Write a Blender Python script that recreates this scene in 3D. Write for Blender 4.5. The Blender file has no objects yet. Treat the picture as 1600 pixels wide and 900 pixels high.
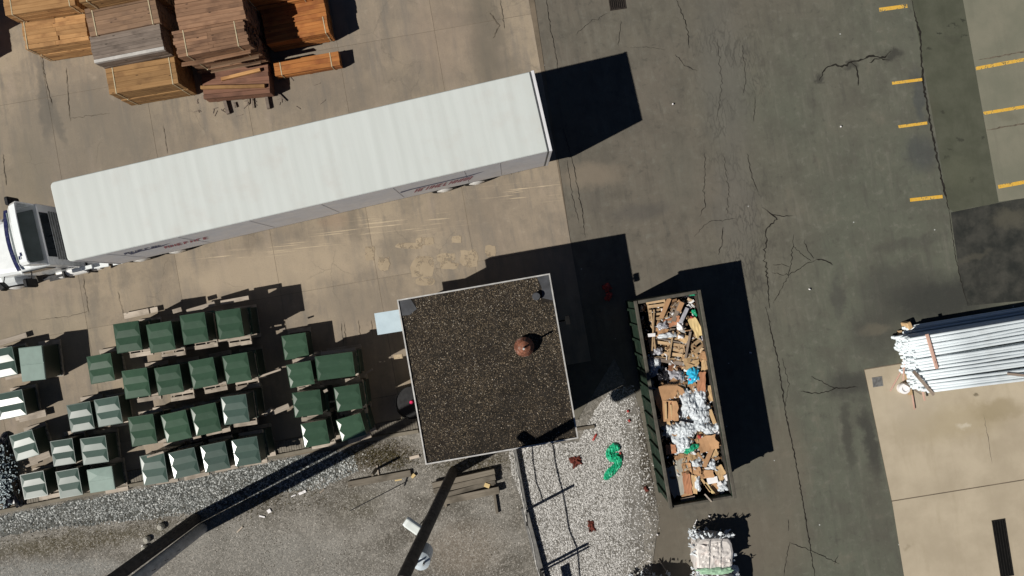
import bpy, bmesh, math, random
import numpy as np
from mathutils import Vector, Matrix, noise as mn

random.seed(11)
rng = np.random.default_rng(11)
sc = bpy.context.scene
COL = sc.collection
rad = math.radians

# ------------------------------------------------------------------ camera, sky, sun, exposure
CAM_H, FPX = 28.5, 1175.0
cd = bpy.data.cameras.new("camera")
cam = bpy.data.objects.new("camera", cd)
COL.objects.link(cam)
cam.location = (0, 0, CAM_H)
cd.sensor_width = 36
cd.lens = 36 * FPX / 1600
cd.clip_start = 0.1
cd.clip_end = 5000
sc.camera = cam

SUN_V = Vector((0.888, 0.463, -1.0))          # way the sunlight travels
SUN_EL = math.atan2(1.0, math.hypot(0.888, 0.463))
w = bpy.data.worlds.new("World")
sc.world = w
w.use_nodes = True
wn = w.node_tree
sky = wn.nodes.new("ShaderNodeTexSky")
sky.sky_type = 'NISHITA'
sky.sun_disc = False
sky.sun_elevation = SUN_EL
sky.sun_rotation = math.atan2(-SUN_V.x, -SUN_V.y)
sky.altitude = 2500
sky.air_density = 0.4
sky.dust_density = 0.0
sky.ozone_density = 1.0
bg = wn.nodes["Background"]
wn.links.new(sky.outputs[0], bg.inputs[0])
bg.inputs[1].default_value = 0.05
sd = bpy.data.lights.new("sun", 'SUN')
sd.energy = 5.0
sd.angle = rad(0.5)
sd.color = (1.0, 0.955, 0.88)
so = bpy.data.objects.new("sun", sd)
COL.objects.link(so)
so.rotation_euler = SUN_V.to_track_quat('-Z', 'Y').to_euler()
so.location = (-20, -10, 30)
vs = sc.view_settings
vs.view_transform = 'Standard'
vs.look = 'None'
vs.exposure = 0.0
vs.gamma = 1.0


def P(px, py, z=0.0):
    """place on the plane at height z seen at this spot of the 1600 x 900 photograph"""
    k = (CAM_H - z) / FPX
    return Vector(((px - 800) * k, (450 - py) * k, z))


# ------------------------------------------------------------------ node helpers
class NT:
    def __init__(self, name):
        self.m = bpy.data.materials.new(name)
        self.m.use_nodes = True
        self.t = self.m.node_tree
        self.b = self.t.nodes["Principled BSDF"]
        self._pos = None

    def n(self, kind, **kw):
        nd = self.t.nodes.new("ShaderNode" + kind)
        for k, v in kw.items():
            setattr(nd, k, v)
        return nd

    def put(self, sock, v):
        if v is None:
            return
        if isinstance(v, bpy.types.NodeSocket):
            self.t.links.new(v, sock)
        elif isinstance(v, (tuple, list)) and len(v) == 3 and sock.type == 'RGBA':
            sock.default_value = (*v, 1)
        else:
            sock.default_value = v

    @property
    def pos(self):
        if self._pos is None:
            self._pos = self.n("NewGeometry").outputs["Position"]
        return self._pos

    def obj(self):
        return self.n("TexCoord").outputs["Object"]

    def rnd(self):
        return self.n("ObjectInfo").outputs["Random"]

    def island(self):
        return self.n("NewGeometry").outputs["Random Per Island"]

    def map(self, v, loc=(0, 0, 0), rot=0.0, scale=(1, 1, 1), typ='TEXTURE'):
        nd = self.n("Mapping", vector_type=typ)
        self.put(nd.inputs["Vector"], v)
        nd.inputs["Location"].default_value = loc
        nd.inputs["Rotation"].default_value = (0, 0, rot)
        nd.inputs["Scale"].default_value = scale
        return nd.outputs[0]

    def noise(self, v, scale, detail=4, rough=0.55, dist=0.0):
        nd = self.n("TexNoise")
        self.put(nd.inputs["Vector"], v)
        nd.inputs["Scale"].default_value = scale
        nd.inputs["Detail"].default_value = detail
        nd.inputs["Roughness"].default_value = rough
        nd.inputs["Distortion"].default_value = dist
        return nd.outputs["Fac"]

    def voro(self, v, scale, feature='F1', out="Distance"):
        nd = self.n("TexVoronoi", feature=feature)
        self.put(nd.inputs["Vector"], v)
        nd.inputs["Scale"].default_value = scale
        return nd.outputs[out]

    def math(self, op, a, b=None, clamp=False):
        nd = self.n("Math", operation=op, use_clamp=clamp)
        self.put(nd.inputs[0], a)
        self.put(nd.inputs[1], b)
        return nd.outputs[0]

    def rng(self, v, a, b, c=0.0, d=1.0, smooth=True):
        nd = self.n("MapRange")
        if smooth:
            nd.interpolation_type = 'SMOOTHSTEP'
        self.put(nd.inputs["Value"], v)
        for k, x in zip(("From Min", "From Max", "To Min", "To Max"), (a, b, c, d)):
            nd.inputs[k].default_value = x
        return nd.outputs[0]

    def mix(self, fac, a, b, mode='MIX'):
        nd = self.n("Mix", data_type='RGBA', blend_type=mode)
        self.put(nd.inputs[0], fac)
        self.put(nd.inputs[6], a)
        self.put(nd.inputs[7], b)
        return nd.outputs[2]

    def length(self, v):
        nd = self.n("VectorMath", operation='LENGTH')
        self.put(nd.inputs[0], v)
        return nd.outputs["Value"]

    def wobble(self, v, scale, amt):
        nz = self.n("TexNoise")
        self.put(nz.inputs["Vector"], v)
        nz.inputs["Scale"].default_value = scale
        nz.inputs["Detail"].default_value = 5
        nz.inputs["Roughness"].default_value = 0.65
        s = self.n("VectorMath", operation='SUBTRACT')
        self.put(s.inputs[0], nz.outputs["Color"])
        s.inputs[1].default_value = (0.5, 0.5, 0.5)
        k = self.n("VectorMath", operation='SCALE')
        self.put(k.inputs[0], s.outputs[0])
        k.inputs["Scale"].default_value = amt
        a = self.n("VectorMath", operation='ADD')
        self.put(a.inputs[0], v)
        self.put(a.inputs[1], k.outputs[0])
        return a.outputs[0]

    def blot(self, px, py, lx, ly, ang=0.0, soft=0.3, wob=0.9, v=None, nscale=1.5):
        """soft-edged stain round a place of the ground (lengths in photo pixels)"""
        if v is None:
            if not hasattr(self, "_wp"):
                self._wp = {}
            key = (nscale, wob)
            if key not in self._wp:
                self._wp[key] = self.wobble(self.pos, nscale, wob)
            v = self._wp[key]
        c = P(px, py)
        q = self.map(v, (c.x, c.y, 0), rad(ang), (lx / 41.2, ly / 41.2, 1e6))
        return self.rng(self.length(q), 1.0, soft)

    def bump(self, h, strength=0.3, dist=0.02):
        nd = self.n("Bump")
        nd.inputs["Strength"].default_value = strength
        nd.inputs["Distance"].default_value = dist
        self.put(nd.inputs["Height"], h)
        self.t.links.new(nd.outputs[0], self.b.inputs["Normal"])

    def done(self, col, rough=0.8, spec=0.3, metal=0.0, alpha=None):
        self.put(self.b.inputs["Base Color"], col)
        self.put(self.b.inputs["Roughness"], rough)
        self.b.inputs["Specular IOR Level"].default_value = spec
        self.b.inputs["Metallic"].default_value = metal
        if alpha is not None:
            self.put(self.b.inputs["Alpha"], alpha)
        return self.m


def paint(name, col, rough=0.5, spec=0.4, var=0.12, scale=6.0, metal=0.0, coat=0.0, dirt=None, dirt_amt=0.5, bump=0.0):
    """a painted, plastic or plain surface with uneven tone and some dirt"""
    t = NT(name)
    o = t.obj()
    f = t.noise(o, scale, 5, 0.6)
    lo = tuple(c * (1 - var) for c in col)
    hi = tuple(min(1, c * (1 + var)) for c in col)
    c = t.mix(t.rng(f, 0.3, 0.7), lo, hi)
    if dirt:
        d = t.noise(t.map(o, scale=(1, 1, 1)), scale * 0.45, 6, 0.7)
        c = t.mix(t.math('MULTIPLY', t.rng(d, 0.5, 0.72), dirt_amt), c, dirt)
    if bump:
        t.bump(t.noise(o, scale * 3, 4), bump, 0.01)
    r = t.rng(t.noise(o, scale * 1.7, 4), 0.3, 0.7, max(0.03, rough - 0.1), min(1, rough + 0.1))
    m = t.done(c, r, spec, metal)
    t.b.inputs["Coat Weight"].default_value = coat
    t.b.inputs["Coat Roughness"].default_value = 0.12
    return m


def wood(name, a, b, dark, knots=True, rough=0.75, rnd_amt=0.5):
    """sawn timber: grain runs along the local X of every board"""
    t = NT(name)
    o = t.obj()
    off = t.n("CombineXYZ")
    r = t.rnd()
    for k in range(3):
        t.put(off.inputs[k], t.math('MULTIPLY', r, (37.0, 91.0, 17.0)[k]))
    v = t.n("VectorMath", operation='ADD')
    t.put(v.inputs[0], o)
    t.put(v.inputs[1], off.outputs[0])
    v = v.outputs[0]
    g = t.noise(t.map(v, scale=(1.2, 0.05, 0.05)), 1.6, 5, 0.6, 0.3)
    c = t.mix(t.rng(g, 0.3, 0.7), a, b)
    big = t.noise(v, 1.3, 3)
    c = t.mix(t.math('MULTIPLY', t.rng(big, 0.45, 0.72), 0.75), c, dark)
    if knots:
        kd = t.voro(t.map(v, scale=(0.55, 0.16, 0.3)), 1.0)
        c = t.mix(t.rng(kd, 0.13, 0.05), c, tuple(x * 0.35 for x in dark))
    gain = t.rng(t.math('FRACT', t.math('MULTIPLY', r, 7.31)), 0, 1, 1 - rnd_amt * 0.5, 1 + rnd_amt * 0.35, smooth=False)
    cc = t.n("CombineColor")
    for k in range(3):
        t.put(cc.inputs[k], gain)
    c = t.mix(1.0, c, cc.outputs[0], 'MULTIPLY')
    t.bump(g, 0.7, 0.008)
    return t.done(c, rough, 0.25)


# ------------------------------------------------------------------ mesh helpers
class MB:
    def __init__(self):
        self.v, self.f = [], []

    def add(self, vs_, fs):
        o = len(self.v)
        self.v += [tuple(x) for x in vs_]
        self.f += [tuple(i + o for i in f) for f in fs]
        return self

    def box(self, c, s, rz=0.0, M=None, taper=1.0):
        x, y, z = s[0] / 2, s[1] / 2, s[2] / 2
        pts = []
        for sz in (-1, 1):
            k = taper if sz > 0 else 1
            for sx, sy in ((-1, -1), (1, -1), (1, 1), (-1, 1)):
                pts.append(Vector((sx * x * k, sy * y * k, sz * z)))
        R = M if M is not None else Matrix.Rotation(rz, 3, 'Z')
        pts = [R @ p + Vector(c) for p in pts]
        return self.add(pts, [(3, 2, 1, 0), (4, 5, 6, 7), (0, 1, 5, 4), (1, 2, 6, 5), (2, 3, 7, 6), (3, 0, 4, 7)])

    def beam(self, p0, p1, wd, ht):
        """square-section bar from p0 to p1"""
        p0, p1 = Vector(p0), Vector(p1)
        d = p1 - p0
        M = d.to_track_quat('X', 'Z').to_matrix()
        return self.box((p0 + p1) / 2, (d.length, wd, ht), M=M)

    def tube(self, p0, p1, r0, r1=None, n=10, cap=True):
        p0, p1 = Vector(p0), Vector(p1)
        r1 = r0 if r1 is None else r1
        M = (p1 - p0).to_track_quat('Z', 'Y').to_matrix()
        pts = []
        for p, r in ((p0, r0), (p1, r1)):
            for k in range(n):
                a = 2 * math.pi * k / n
                pts.append(M @ Vector((r * math.cos(a), r * math.sin(a), 0)) + p)
        fs = [(k, (k + 1) % n, n + (k + 1) % n, n + k) for k in range(n)]
        if cap:
            fs += [tuple(range(n - 1, -1, -1)), tuple(range(n, 2 * n))]
        return self.add(pts, fs)

    def path(self, pts, r, n=6, hollow=0.0):
        """tube along a polyline; hollow gives an open pipe"""
        pts = [Vector(p) for p in pts]
        rings = []
        vs_ = []
        for i, p in enumerate(pts):
            d = (pts[min(i + 1, len(pts) - 1)] - pts[max(i - 1, 0)])
            M = d.to_track_quat('Z', 'Y').to_matrix()
            for k in range(n):
                a = 2 * math.pi * k / n
                vs_.append(M @ Vector((r * math.cos(a), r * math.sin(a), 0)) + p)
        fs = []
        L = len(pts)
        for i in range(L - 1):
            for k in range(n):
                a, b = i * n + k, i * n + (k + 1) % n
                fs.append((a, b, b + n, a + n))
        if not hollow:
            fs += [tuple(range(n - 1, -1, -1)), tuple(range((L - 1) * n, L * n))]
        else:
            for e, q in ((0, pts[0]), (L - 1, pts[-1])):
                s = len(vs_)
                inw = (pts[1] - pts[0]).normalized() * 0.12 if e == 0 else (pts[-2] - pts[-1]).normalized() * 0.12
                for dep in (Vector(), inw):
                    for k in range(n):
                        vs_.append(q + (Vector(vs_[e * n + k]) - q) * hollow + dep)
                for k in range(n):
                    k2 = (k + 1) % n
                    fs.append((e * n + k, e * n + k2, s + k2, s + k))
                    fs.append((s + k, s + k2, s + n + k2, s + n + k))
                fs.append(tuple(s + n + k for k in range(n)))
        return self.add(vs_, fs)

    def prism(self, poly, z0, z1):
        n = len(poly)
        pts = [(p[0], p[1], z0) for p in poly] + [(p[0], p[1], z1) for p in poly]
        fs = [tuple(range(n - 1, -1, -1)), tuple(range(n, 2 * n))]
        fs += [(k, (k + 1) % n, n + (k + 1) % n, n + k) for k in range(n)]
        return self.add(pts, fs)

    def loft(self, secs, cap=True, closed=True):
        n = len(secs[0])
        pts = [p for s in secs for p in s]
        fs = []
        for i in range(len(secs) - 1):
            for k in range(n if closed else n - 1):
                a, b = i * n + k, i * n + (k + 1) % n
                fs.append((a, b, b + n, a + n))
        if cap:
            fs += [tuple(range(n - 1, -1, -1)), tuple(range((len(secs) - 1) * n, len(secs) * n))]
        return self.add(pts, fs)

    def mesh(self, name, mat, bevel=0.0, smooth=False, fix=True):
        me = bpy.data.meshes.new(name)
        me.from_pydata(self.v, [], self.f)
        if bevel or fix:
            bm = bmesh.new()
            bm.from_mesh(me)
            if fix:
                bmesh.ops.recalc_face_normals(bm, faces=bm.faces)
            if bevel:
                bmesh.ops.bevel(bm, geom=[e for e in bm.edges if e.is_manifold and e.calc_face_angle(0) > 0.5],
                                offset=bevel, segments=1, affect='EDGES', clamp_overlap=True)
            bm.to_mesh(me)
            bm.free()
        if smooth:
            me.polygons.foreach_set("use_smooth", [True] * len(me.polygons))
        me.materials.append(mat)
        return me

    def build(self, name, mat, parent=None, bevel=0.0, smooth=False, fix=True):
        return link(name, self.mesh(name, mat, bevel, smooth, fix), parent)


def link(name, me, parent=None, loc=(0, 0, 0), rz=0.0):
    o = bpy.data.objects.new(name, me)
    COL.objects.link(o)
    o.parent = parent
    o.location = loc
    if rz:
        o.rotation_euler = (0, 0, rz)
    return o


def tag(o, label=None, cat=None, group=None, kind=None):
    for k, v in (("label", label), ("category", cat), ("group", group), ("kind", kind)):
        if v:
            o[k] = v
    return o


def thing(name, label, cat, loc=(0, 0, 0), rz=0.0, group=None):
    o = bpy.data.objects.new(name, None)
    o.empty_display_size = 0.3
    COL.objects.link(o)
    o.location = loc
    o.rotation_euler = (0, 0, rz)
    return tag(o, label, cat, group)


def copy_tree(o, parent=None, kids=None):
    if kids is None:
        kids = {}
        for q in list(COL.objects):
            if q.parent:
                kids.setdefault(q.parent.name, []).append(q)
    c = o.copy()
    COL.objects.link(c)
    c.parent = parent
    for ch in kids.get(o.name, []):
        copy_tree(ch, c, kids)
    return c


def sheet(name, pts_px, z, mat, parent=None, kind=None, wob=0.0, sub=0.6):
    """flat ground sheet with its outline given as ground places"""
    pts = [P(x, y) for x, y in pts_px]
    if wob:
        out = []
        for i, p in enumerate(pts):
            q = pts[(i + 1) % len(pts)]
            n = max(1, int((q - p).length / sub))
            for k in range(n):
                r = p.lerp(q, k / n)
                if k:
                    d = (q - p).normalized()
                    r = r + Vector((-d.y, d.x, 0)) * random.uniform(-wob, wob)
                out.append(r)
        pts = out
    mb = MB()
    mb.add([(p.x, p.y, z) for p in pts], [tuple(range(len(pts)))])
    o = mb.build(name, mat, parent, fix=False)
    if o.data.polygons[0].normal.z < 0:
        o.data.flip_normals()
    return tag(o, kind=kind)


def strip(mb, pts, w0, z, jit=0.0, step=0.12, taper=True):
    """thin flat ribbon on the ground (cracks, seams)"""
    pts = [Vector(p) for p in pts]
    line = []
    for a, b in zip(pts, pts[1:]):
        n = max(1, int((b - a).length / step))
        for k in range(n):
            line.append(a.lerp(b, k / n))
    line.append(pts[-1])
    L, vs_ = len(line), []
    for i, p in enumerate(line):
        d = (line[min(i + 1, L - 1)] - line[max(i - 1, 0)]).normalized()
        s = Vector((-d.y, d.x, 0))
        if 0 < i < L - 1 and jit:
            p = p + s * random.gauss(0, jit)
        e = min(i, L - 1 - i) / max(1, L * 0.15)
        ww = w0 * (min(1, 0.25 + e) if taper else 1) * random.uniform(0.45, 1.35)
        vs_ += [(p.x + s.x * ww / 2, p.y + s.y * ww / 2, z), (p.x - s.x * ww / 2, p.y - s.y * ww / 2, z)]
    mb.add(vs_, [(2 * i, 2 * i + 1, 2 * i + 3, 2 * i + 2) for i in range(L - 1)])


def in_poly(x, y, poly):
    c = np.zeros(len(x), bool)
    n = len(poly)
    for i in range(n):
        x0, y0 = poly[i][0], poly[i][1]
        x1, y1 = poly[(i + 1) % n][0], poly[(i + 1) % n][1]
        t = ((y0 > y) != (y1 > y)) & (x < (x1 - x0) * (y - y0) / ((y1 - y0) + 1e-12) + x0)
        c ^= t
    return c


def stones(name, poly, per_m2, size, z, mat, parent=None, dens=None, flat=0.6, sink=0.35):
    """loose stones of uneven shape lying inside an outline: one mesh"""
    xs = [p[0] for p in poly]
    ys = [p[1] for p in poly]
    area = (max(xs) - min(xs)) * (max(ys) - min(ys))
    n = int(area * per_m2)
    x = rng.uniform(min(xs), max(xs), n)
    y = rng.uniform(min(ys), max(ys), n)
    ok = in_poly(x, y, poly)
    if dens is not None:
        ok &= rng.random(n) < np.array([dens(a, b) for a, b in zip(x, y)])
    x, y = x[ok], y[ok]
    n = len(x)
    r = size * rng.uniform(0.35, 1.0, n) ** 1.3 * 0.5
    base = np.array([(1, 0, 0), (0, 1, 0), (-1, 0, 0), (0, -1, 0), (0, 0, 1), (0.6, 0.6, 0.55), (-0.6, -0.6, 0.5)], float)
    fc = [(0, 5, 4), (5, 1, 4), (1, 2, 4), (2, 6, 4), (6, 3, 4), (3, 0, 4), (0, 1, 5), (2, 3, 6)]
    a = rng.uniform(0, 6.283, n)
    ca, sa = np.cos(a), np.sin(a)
    pts = base[None] * (1 + rng.uniform(-0.35, 0.35, (n, 7, 3)))
    pts *= (r[:, None] * np.stack([rng.uniform(0.7, 1.3, n), rng.uniform(0.7, 1.3, n), rng.uniform(flat * 0.7, flat * 1.3, n)], 1))[:, None, :]
    px = pts[..., 0] * ca[:, None] - pts[..., 1] * sa[:, None] + x[:, None]
    py = pts[..., 0] * sa[:, None] + pts[..., 1] * ca[:, None] + y[:, None]
    pz = pts[..., 2] + z - (r * flat * sink)[:, None]
    co = np.stack([px, py, pz], -1).reshape(-1, 3)
    fa = (np.array(fc)[None] + (np.arange(n) * 7)[:, None, None]).reshape(-1, 3)
    me = bpy.data.meshes.new(name)
    me.vertices.add(len(co))
    me.vertices.foreach_set("co", co.ravel())
    me.loops.add(fa.size)
    me.loops.foreach_set("vertex_index", fa.ravel())
    me.polygons.add(len(fa))
    me.polygons.foreach_set("loop_start", np.arange(len(fa)) * 3)
    me.update(calc_edges=True)
    me.materials.append(mat)
    o = link(name, me, parent)
    return tag(o, kind='stuff')


def fit_quad(q, z):
    """oriented rectangle from its four corners (back left, back right, front right, front left) at height z"""
    a, b, c, d = [P(x, y, z) for x, y in q]
    ctr = (a + b + c + d) / 4
    u = ((b - a) + (c - d)) / 2
    v = ((a - d) + (b - c)) / 2
    return ctr, u.length, v.length, math.atan2(u.y, u.x)


def crumple(w_, d_, h_, seed, n=14, amp=0.12, freq=3.0, dome=True, ragged=0.2):
    """a heap or sheet of creased film: closed, pointed folds"""
    mb = MB()
    vs_, fs = [], []
    for j in range(n + 1):
        for i in range(n + 1):
            u, v = i / n * 2 - 1, j / n * 2 - 1
            rr = max(abs(u), abs(v))
            ang = math.atan2(v, u)
            sq = rr / max(1e-6, math.hypot(u, v)) if rr else 1
            k = 0.35 + 0.65 * sq if rr else 1
            e = 1 + ragged * (mn.noise(Vector((math.cos(ang) * 2, math.sin(ang) * 2, seed))) * 1.6)
            x, y = u * w_ / 2 * (0.6 + 0.4 * k) * e, v * d_ / 2 * (0.6 + 0.4 * k) * e
            p = Vector((x * freq, y * freq, seed * 1.7))
            dist = mn.voronoi(p)[0]
            cr = (dist[1] - dist[0])
            z = (cr - 0.3) * amp * 2 + mn.noise(p * 1.9) * amp
            if dome:
                z += h_ * max(0, 1 - rr ** 2.2)
            vs_.append((x + mn.noise(p + Vector((9, 0, 0))) * amp * 0.6, y + mn.noise(p + Vector((0, 9, 0))) * amp * 0.6, z))
    for j in range(n):
        for i in range(n):
            a = j * (n + 1) + i
            fs.append((a, a + 1, a + n + 2, a + n + 1))
    o = len(vs_)
    ring = [i for i in range(n + 1)] + [j * (n + 1) + n for j in range(1, n + 1)] + [n * (n + 1) + i for i in range(n - 1, -1, -1)] + [j * (n + 1) for j in range(n - 1, 0, -1)]
    zb = min(v[2] for v in vs_) - 0.03
    vs_ += [(vs_[i][0] * 0.9, vs_[i][1] * 0.9, zb) for i in ring]
    m = len(ring)
    for k in range(m):
        fs.append((ring[(k + 1) % m], ring[k], o + k, o + (k + 1) % m))
    fs.append(tuple(o + k for k in range(m)))
    return mb.add(vs_, fs)


def card(w_, d_, th=0.008, bend=0.12, seed=0, folds=1):
    """a bent piece of cardboard with a torn outline and folded flaps"""
    r = random.Random(seed)
    n = 5
    fold = [r.uniform(-0.5, 0.5) for _ in range(folds)]
    fa = [r.uniform(-1, 1) * bend * 3 for _ in range(folds)]
    top, bot = [], []
    for j in range(n + 1):
        for i in range(n + 1):
            u, v = i / n - 0.5, j / n - 0.5
            x, y = u * w_, v * d_
            if i in (0, n) or j in (0, n):
                x += r.uniform(-0.06, 0.06) * w_
                y += r.uniform(-0.06, 0.06) * d_
            z = bend * (u * u * r.choice((1, 1)) + 0.5 * u * v) * w_ + r.uniform(-0.01, 0.01)
            for f, a in zip(fold, fa):
                if u > f:
                    z += (u - f) * w_ * a
            top.append((x, y, z + th / 2))
            bot.append((x, y, z - th / 2))
    fs = []
    N = (n + 1) ** 2
    for j in range(n):
        for i in range(n):
            a = j * (n + 1) + i
            fs.append((a, a + 1, a + n + 2, a + n + 1))
            fs.append((N + a + n + 1, N + a + n + 2, N + a + 1, N + a))
    ring = [i for i in range(n + 1)] + [j * (n + 1) + n for j in range(1, n + 1)] + [n * (n + 1) + i for i in range(n - 1, -1, -1)] + [j * (n + 1) for j in range(n - 1, 0, -1)]
    for k in range(len(ring)):
        a, b = ring[k], ring[(k + 1) % len(ring)]
        fs.append((b, a, N + a, N + b))
    return MB().add(top + bot, fs)

# ------------------------------------------------------------------ ground materials
GR = rad(9.8)                                   # the yard's grid is turned by this much


def mat_concrete():
    t = NT("old_concrete")
    p = t.pos
    big = t.noise(p, 0.16, 4, 0.6)
    mid = t.noise(t.wobble(p, 0.9, 0.5), 1.1, 6, 0.65)
    fine = t.noise(p, 22, 4, 0.6)
    g = t.map(p, rot=GR, scale=(0.35, 2.6, 1))
    streak = t.noise(g, 1.0, 6, 0.65)
    c = t.mix(t.rng(big, 0.35, 0.65), (0.222, 0.180, 0.134), (0.315, 0.252, 0.176))
    m2 = t.noise(t.wobble(p, 2.2, 0.35), 2.6, 5, 0.7)
    c = t.mix(t.math('MULTIPLY', t.rng(m2, 0.55, 0.72), 0.4), c, (0.36, 0.30, 0.225))
    c = t.mix(t.math('MULTIPLY', t.rng(m2, 0.45, 0.28), 0.35), c, (0.155, 0.128, 0.098))
    c = t.mix(t.math('MULTIPLY', t.rng(mid, 0.42, 0.7), 0.65), c, (0.175, 0.146, 0.112))
    c = t.mix(t.math('MULTIPLY', t.rng(streak, 0.48, 0.72), 0.7), c, (0.158, 0.138, 0.113))
    s2 = t.noise(t.map(p, rot=GR, scale=(0.9, 5.5, 1)), 1.0, 5, 0.6)
    c = t.mix(t.math('MULTIPLY', t.rng(s2, 0.52, 0.7), 0.55), c, (0.165, 0.145, 0.12))
    c = t.mix(t.math('MULTIPLY', t.rng(s2, 0.45, 0.3), 0.45), c, (0.33, 0.262, 0.2))
    c = t.mix(t.math('MULTIPLY', t.rng(streak, 0.45, 0.25), 0.4), c, (0.33, 0.262, 0.183))
    for x, y, lx, ly, a, k, col in (
        (140, 210, 210, 120, 0, 0.55, (0.165, 0.143, 0.110)),
        (40, 330, 60, 160, 0, 0.5, (0.175, 0.150, 0.105)),
        (760, 60, 45, 130, 6, 0.75, (0.125, 0.108, 0.083)),
        (800, 130, 30, 60, 6, 0.5, (0.14, 0.12, 0.092)),
        (70, 160, 14, 90, 8, 0.6, (0.10, 0.092, 0.078)),
        (90, 190, 12, 60, 20, 0.5, (0.10, 0.092, 0.078)),
        (480, 150, 120, 60, 10, 0.3, (0.17, 0.142, 0.11)),
        (640, 130, 150, 45, 12, 0.4, (0.165, 0.138, 0.106)),
        (430, 420, 220, 50, 8, 0.6, (0.37, 0.295, 0.205)),
        (560, 470, 90, 40, 8, 0.45, (0.19, 0.158, 0.118)),
        (620, 390, 40, 50, 0, 0.55, (0.16, 0.135, 0.103)),
        (700, 340, 120, 30, 10, 0.35, (0.18, 0.146, 0.108)),
        (390, 365, 16, 40, 8, 0.5, (0.16, 0.13, 0.098)),
        (550, 345, 20, 50, 8, 0.45, (0.16, 0.132, 0.098)),
        (520, 345, 30, 18, 8, 0.35, (0.27, 0.18, 0.12)),
        (690, 60, 80, 90, 5, 0.35, (0.28, 0.212, 0.155)),
        (60, 520, 140, 70, 8, 0.35, (0.25, 0.212, 0.146)),
    ):
        c = t.mix(t.math('MULTIPLY', t.blot(x, y, lx, ly, a), k), c, col)
    # pale scuffs left by turning trailers
    sv = t.map(p, rot=rad(6), scale=(1.9, 0.055, 1))
    sn = t.rng(t.noise(sv, 1.0, 3, 0.5), 0.56, 0.70)
    zone = None
    for x, y, lx, ly, a in ((360, 400, 90, 14, 8), (470, 385, 110, 16, 8), (560, 360, 100, 20, 8), (640, 352, 120, 22, 6), (830, 300, 120, 26, 5), (560, 345, 60, 8, 5)):
        z = t.blot(x, y, lx, ly, a, 0.2, wob=0.3)
        zone = z if zone is None else t.math('MAXIMUM', zone, z)
    c = t.mix(t.math('MULTIPLY', t.math('MULTIPLY', sn, zone), 0.75), c, (0.56, 0.44, 0.29))
    # faint web of cracks
    cr = t.voro(t.wobble(p, 0.7, 0.9), 0.45, 'DISTANCE_TO_EDGE')
    msk = t.rng(t.noise(p, 0.35, 2), 0.5, 0.62)
    c = t.mix(t.math('MULTIPLY', t.math('MULTIPLY', t.rng(cr, 0.012, 0.0), msk), 0.28), c, (0.09, 0.078, 0.06))
    c = t.mix(t.math('MULTIPLY', t.rng(fine, 0.5, 0.75), 0.25), c, (0.12, 0.1, 0.08))
    gain = t.rng(t.rnd(), 0, 1, 0.93, 1.06, smooth=False)
    cc = t.n("CombineColor")
    for k in range(3):
        t.put(cc.inputs[k], gain)
    c = t.mix(1.0, c, cc.outputs[0], 'MULTIPLY')
    c = t.mix(1.0, c, (1.05, 1.075, 1.12), 'MULTIPLY')
    t.bump(t.math('ADD', fine, mid), 0.25, 0.01)
    return t.done(c, 0.85, 0.2)


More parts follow.
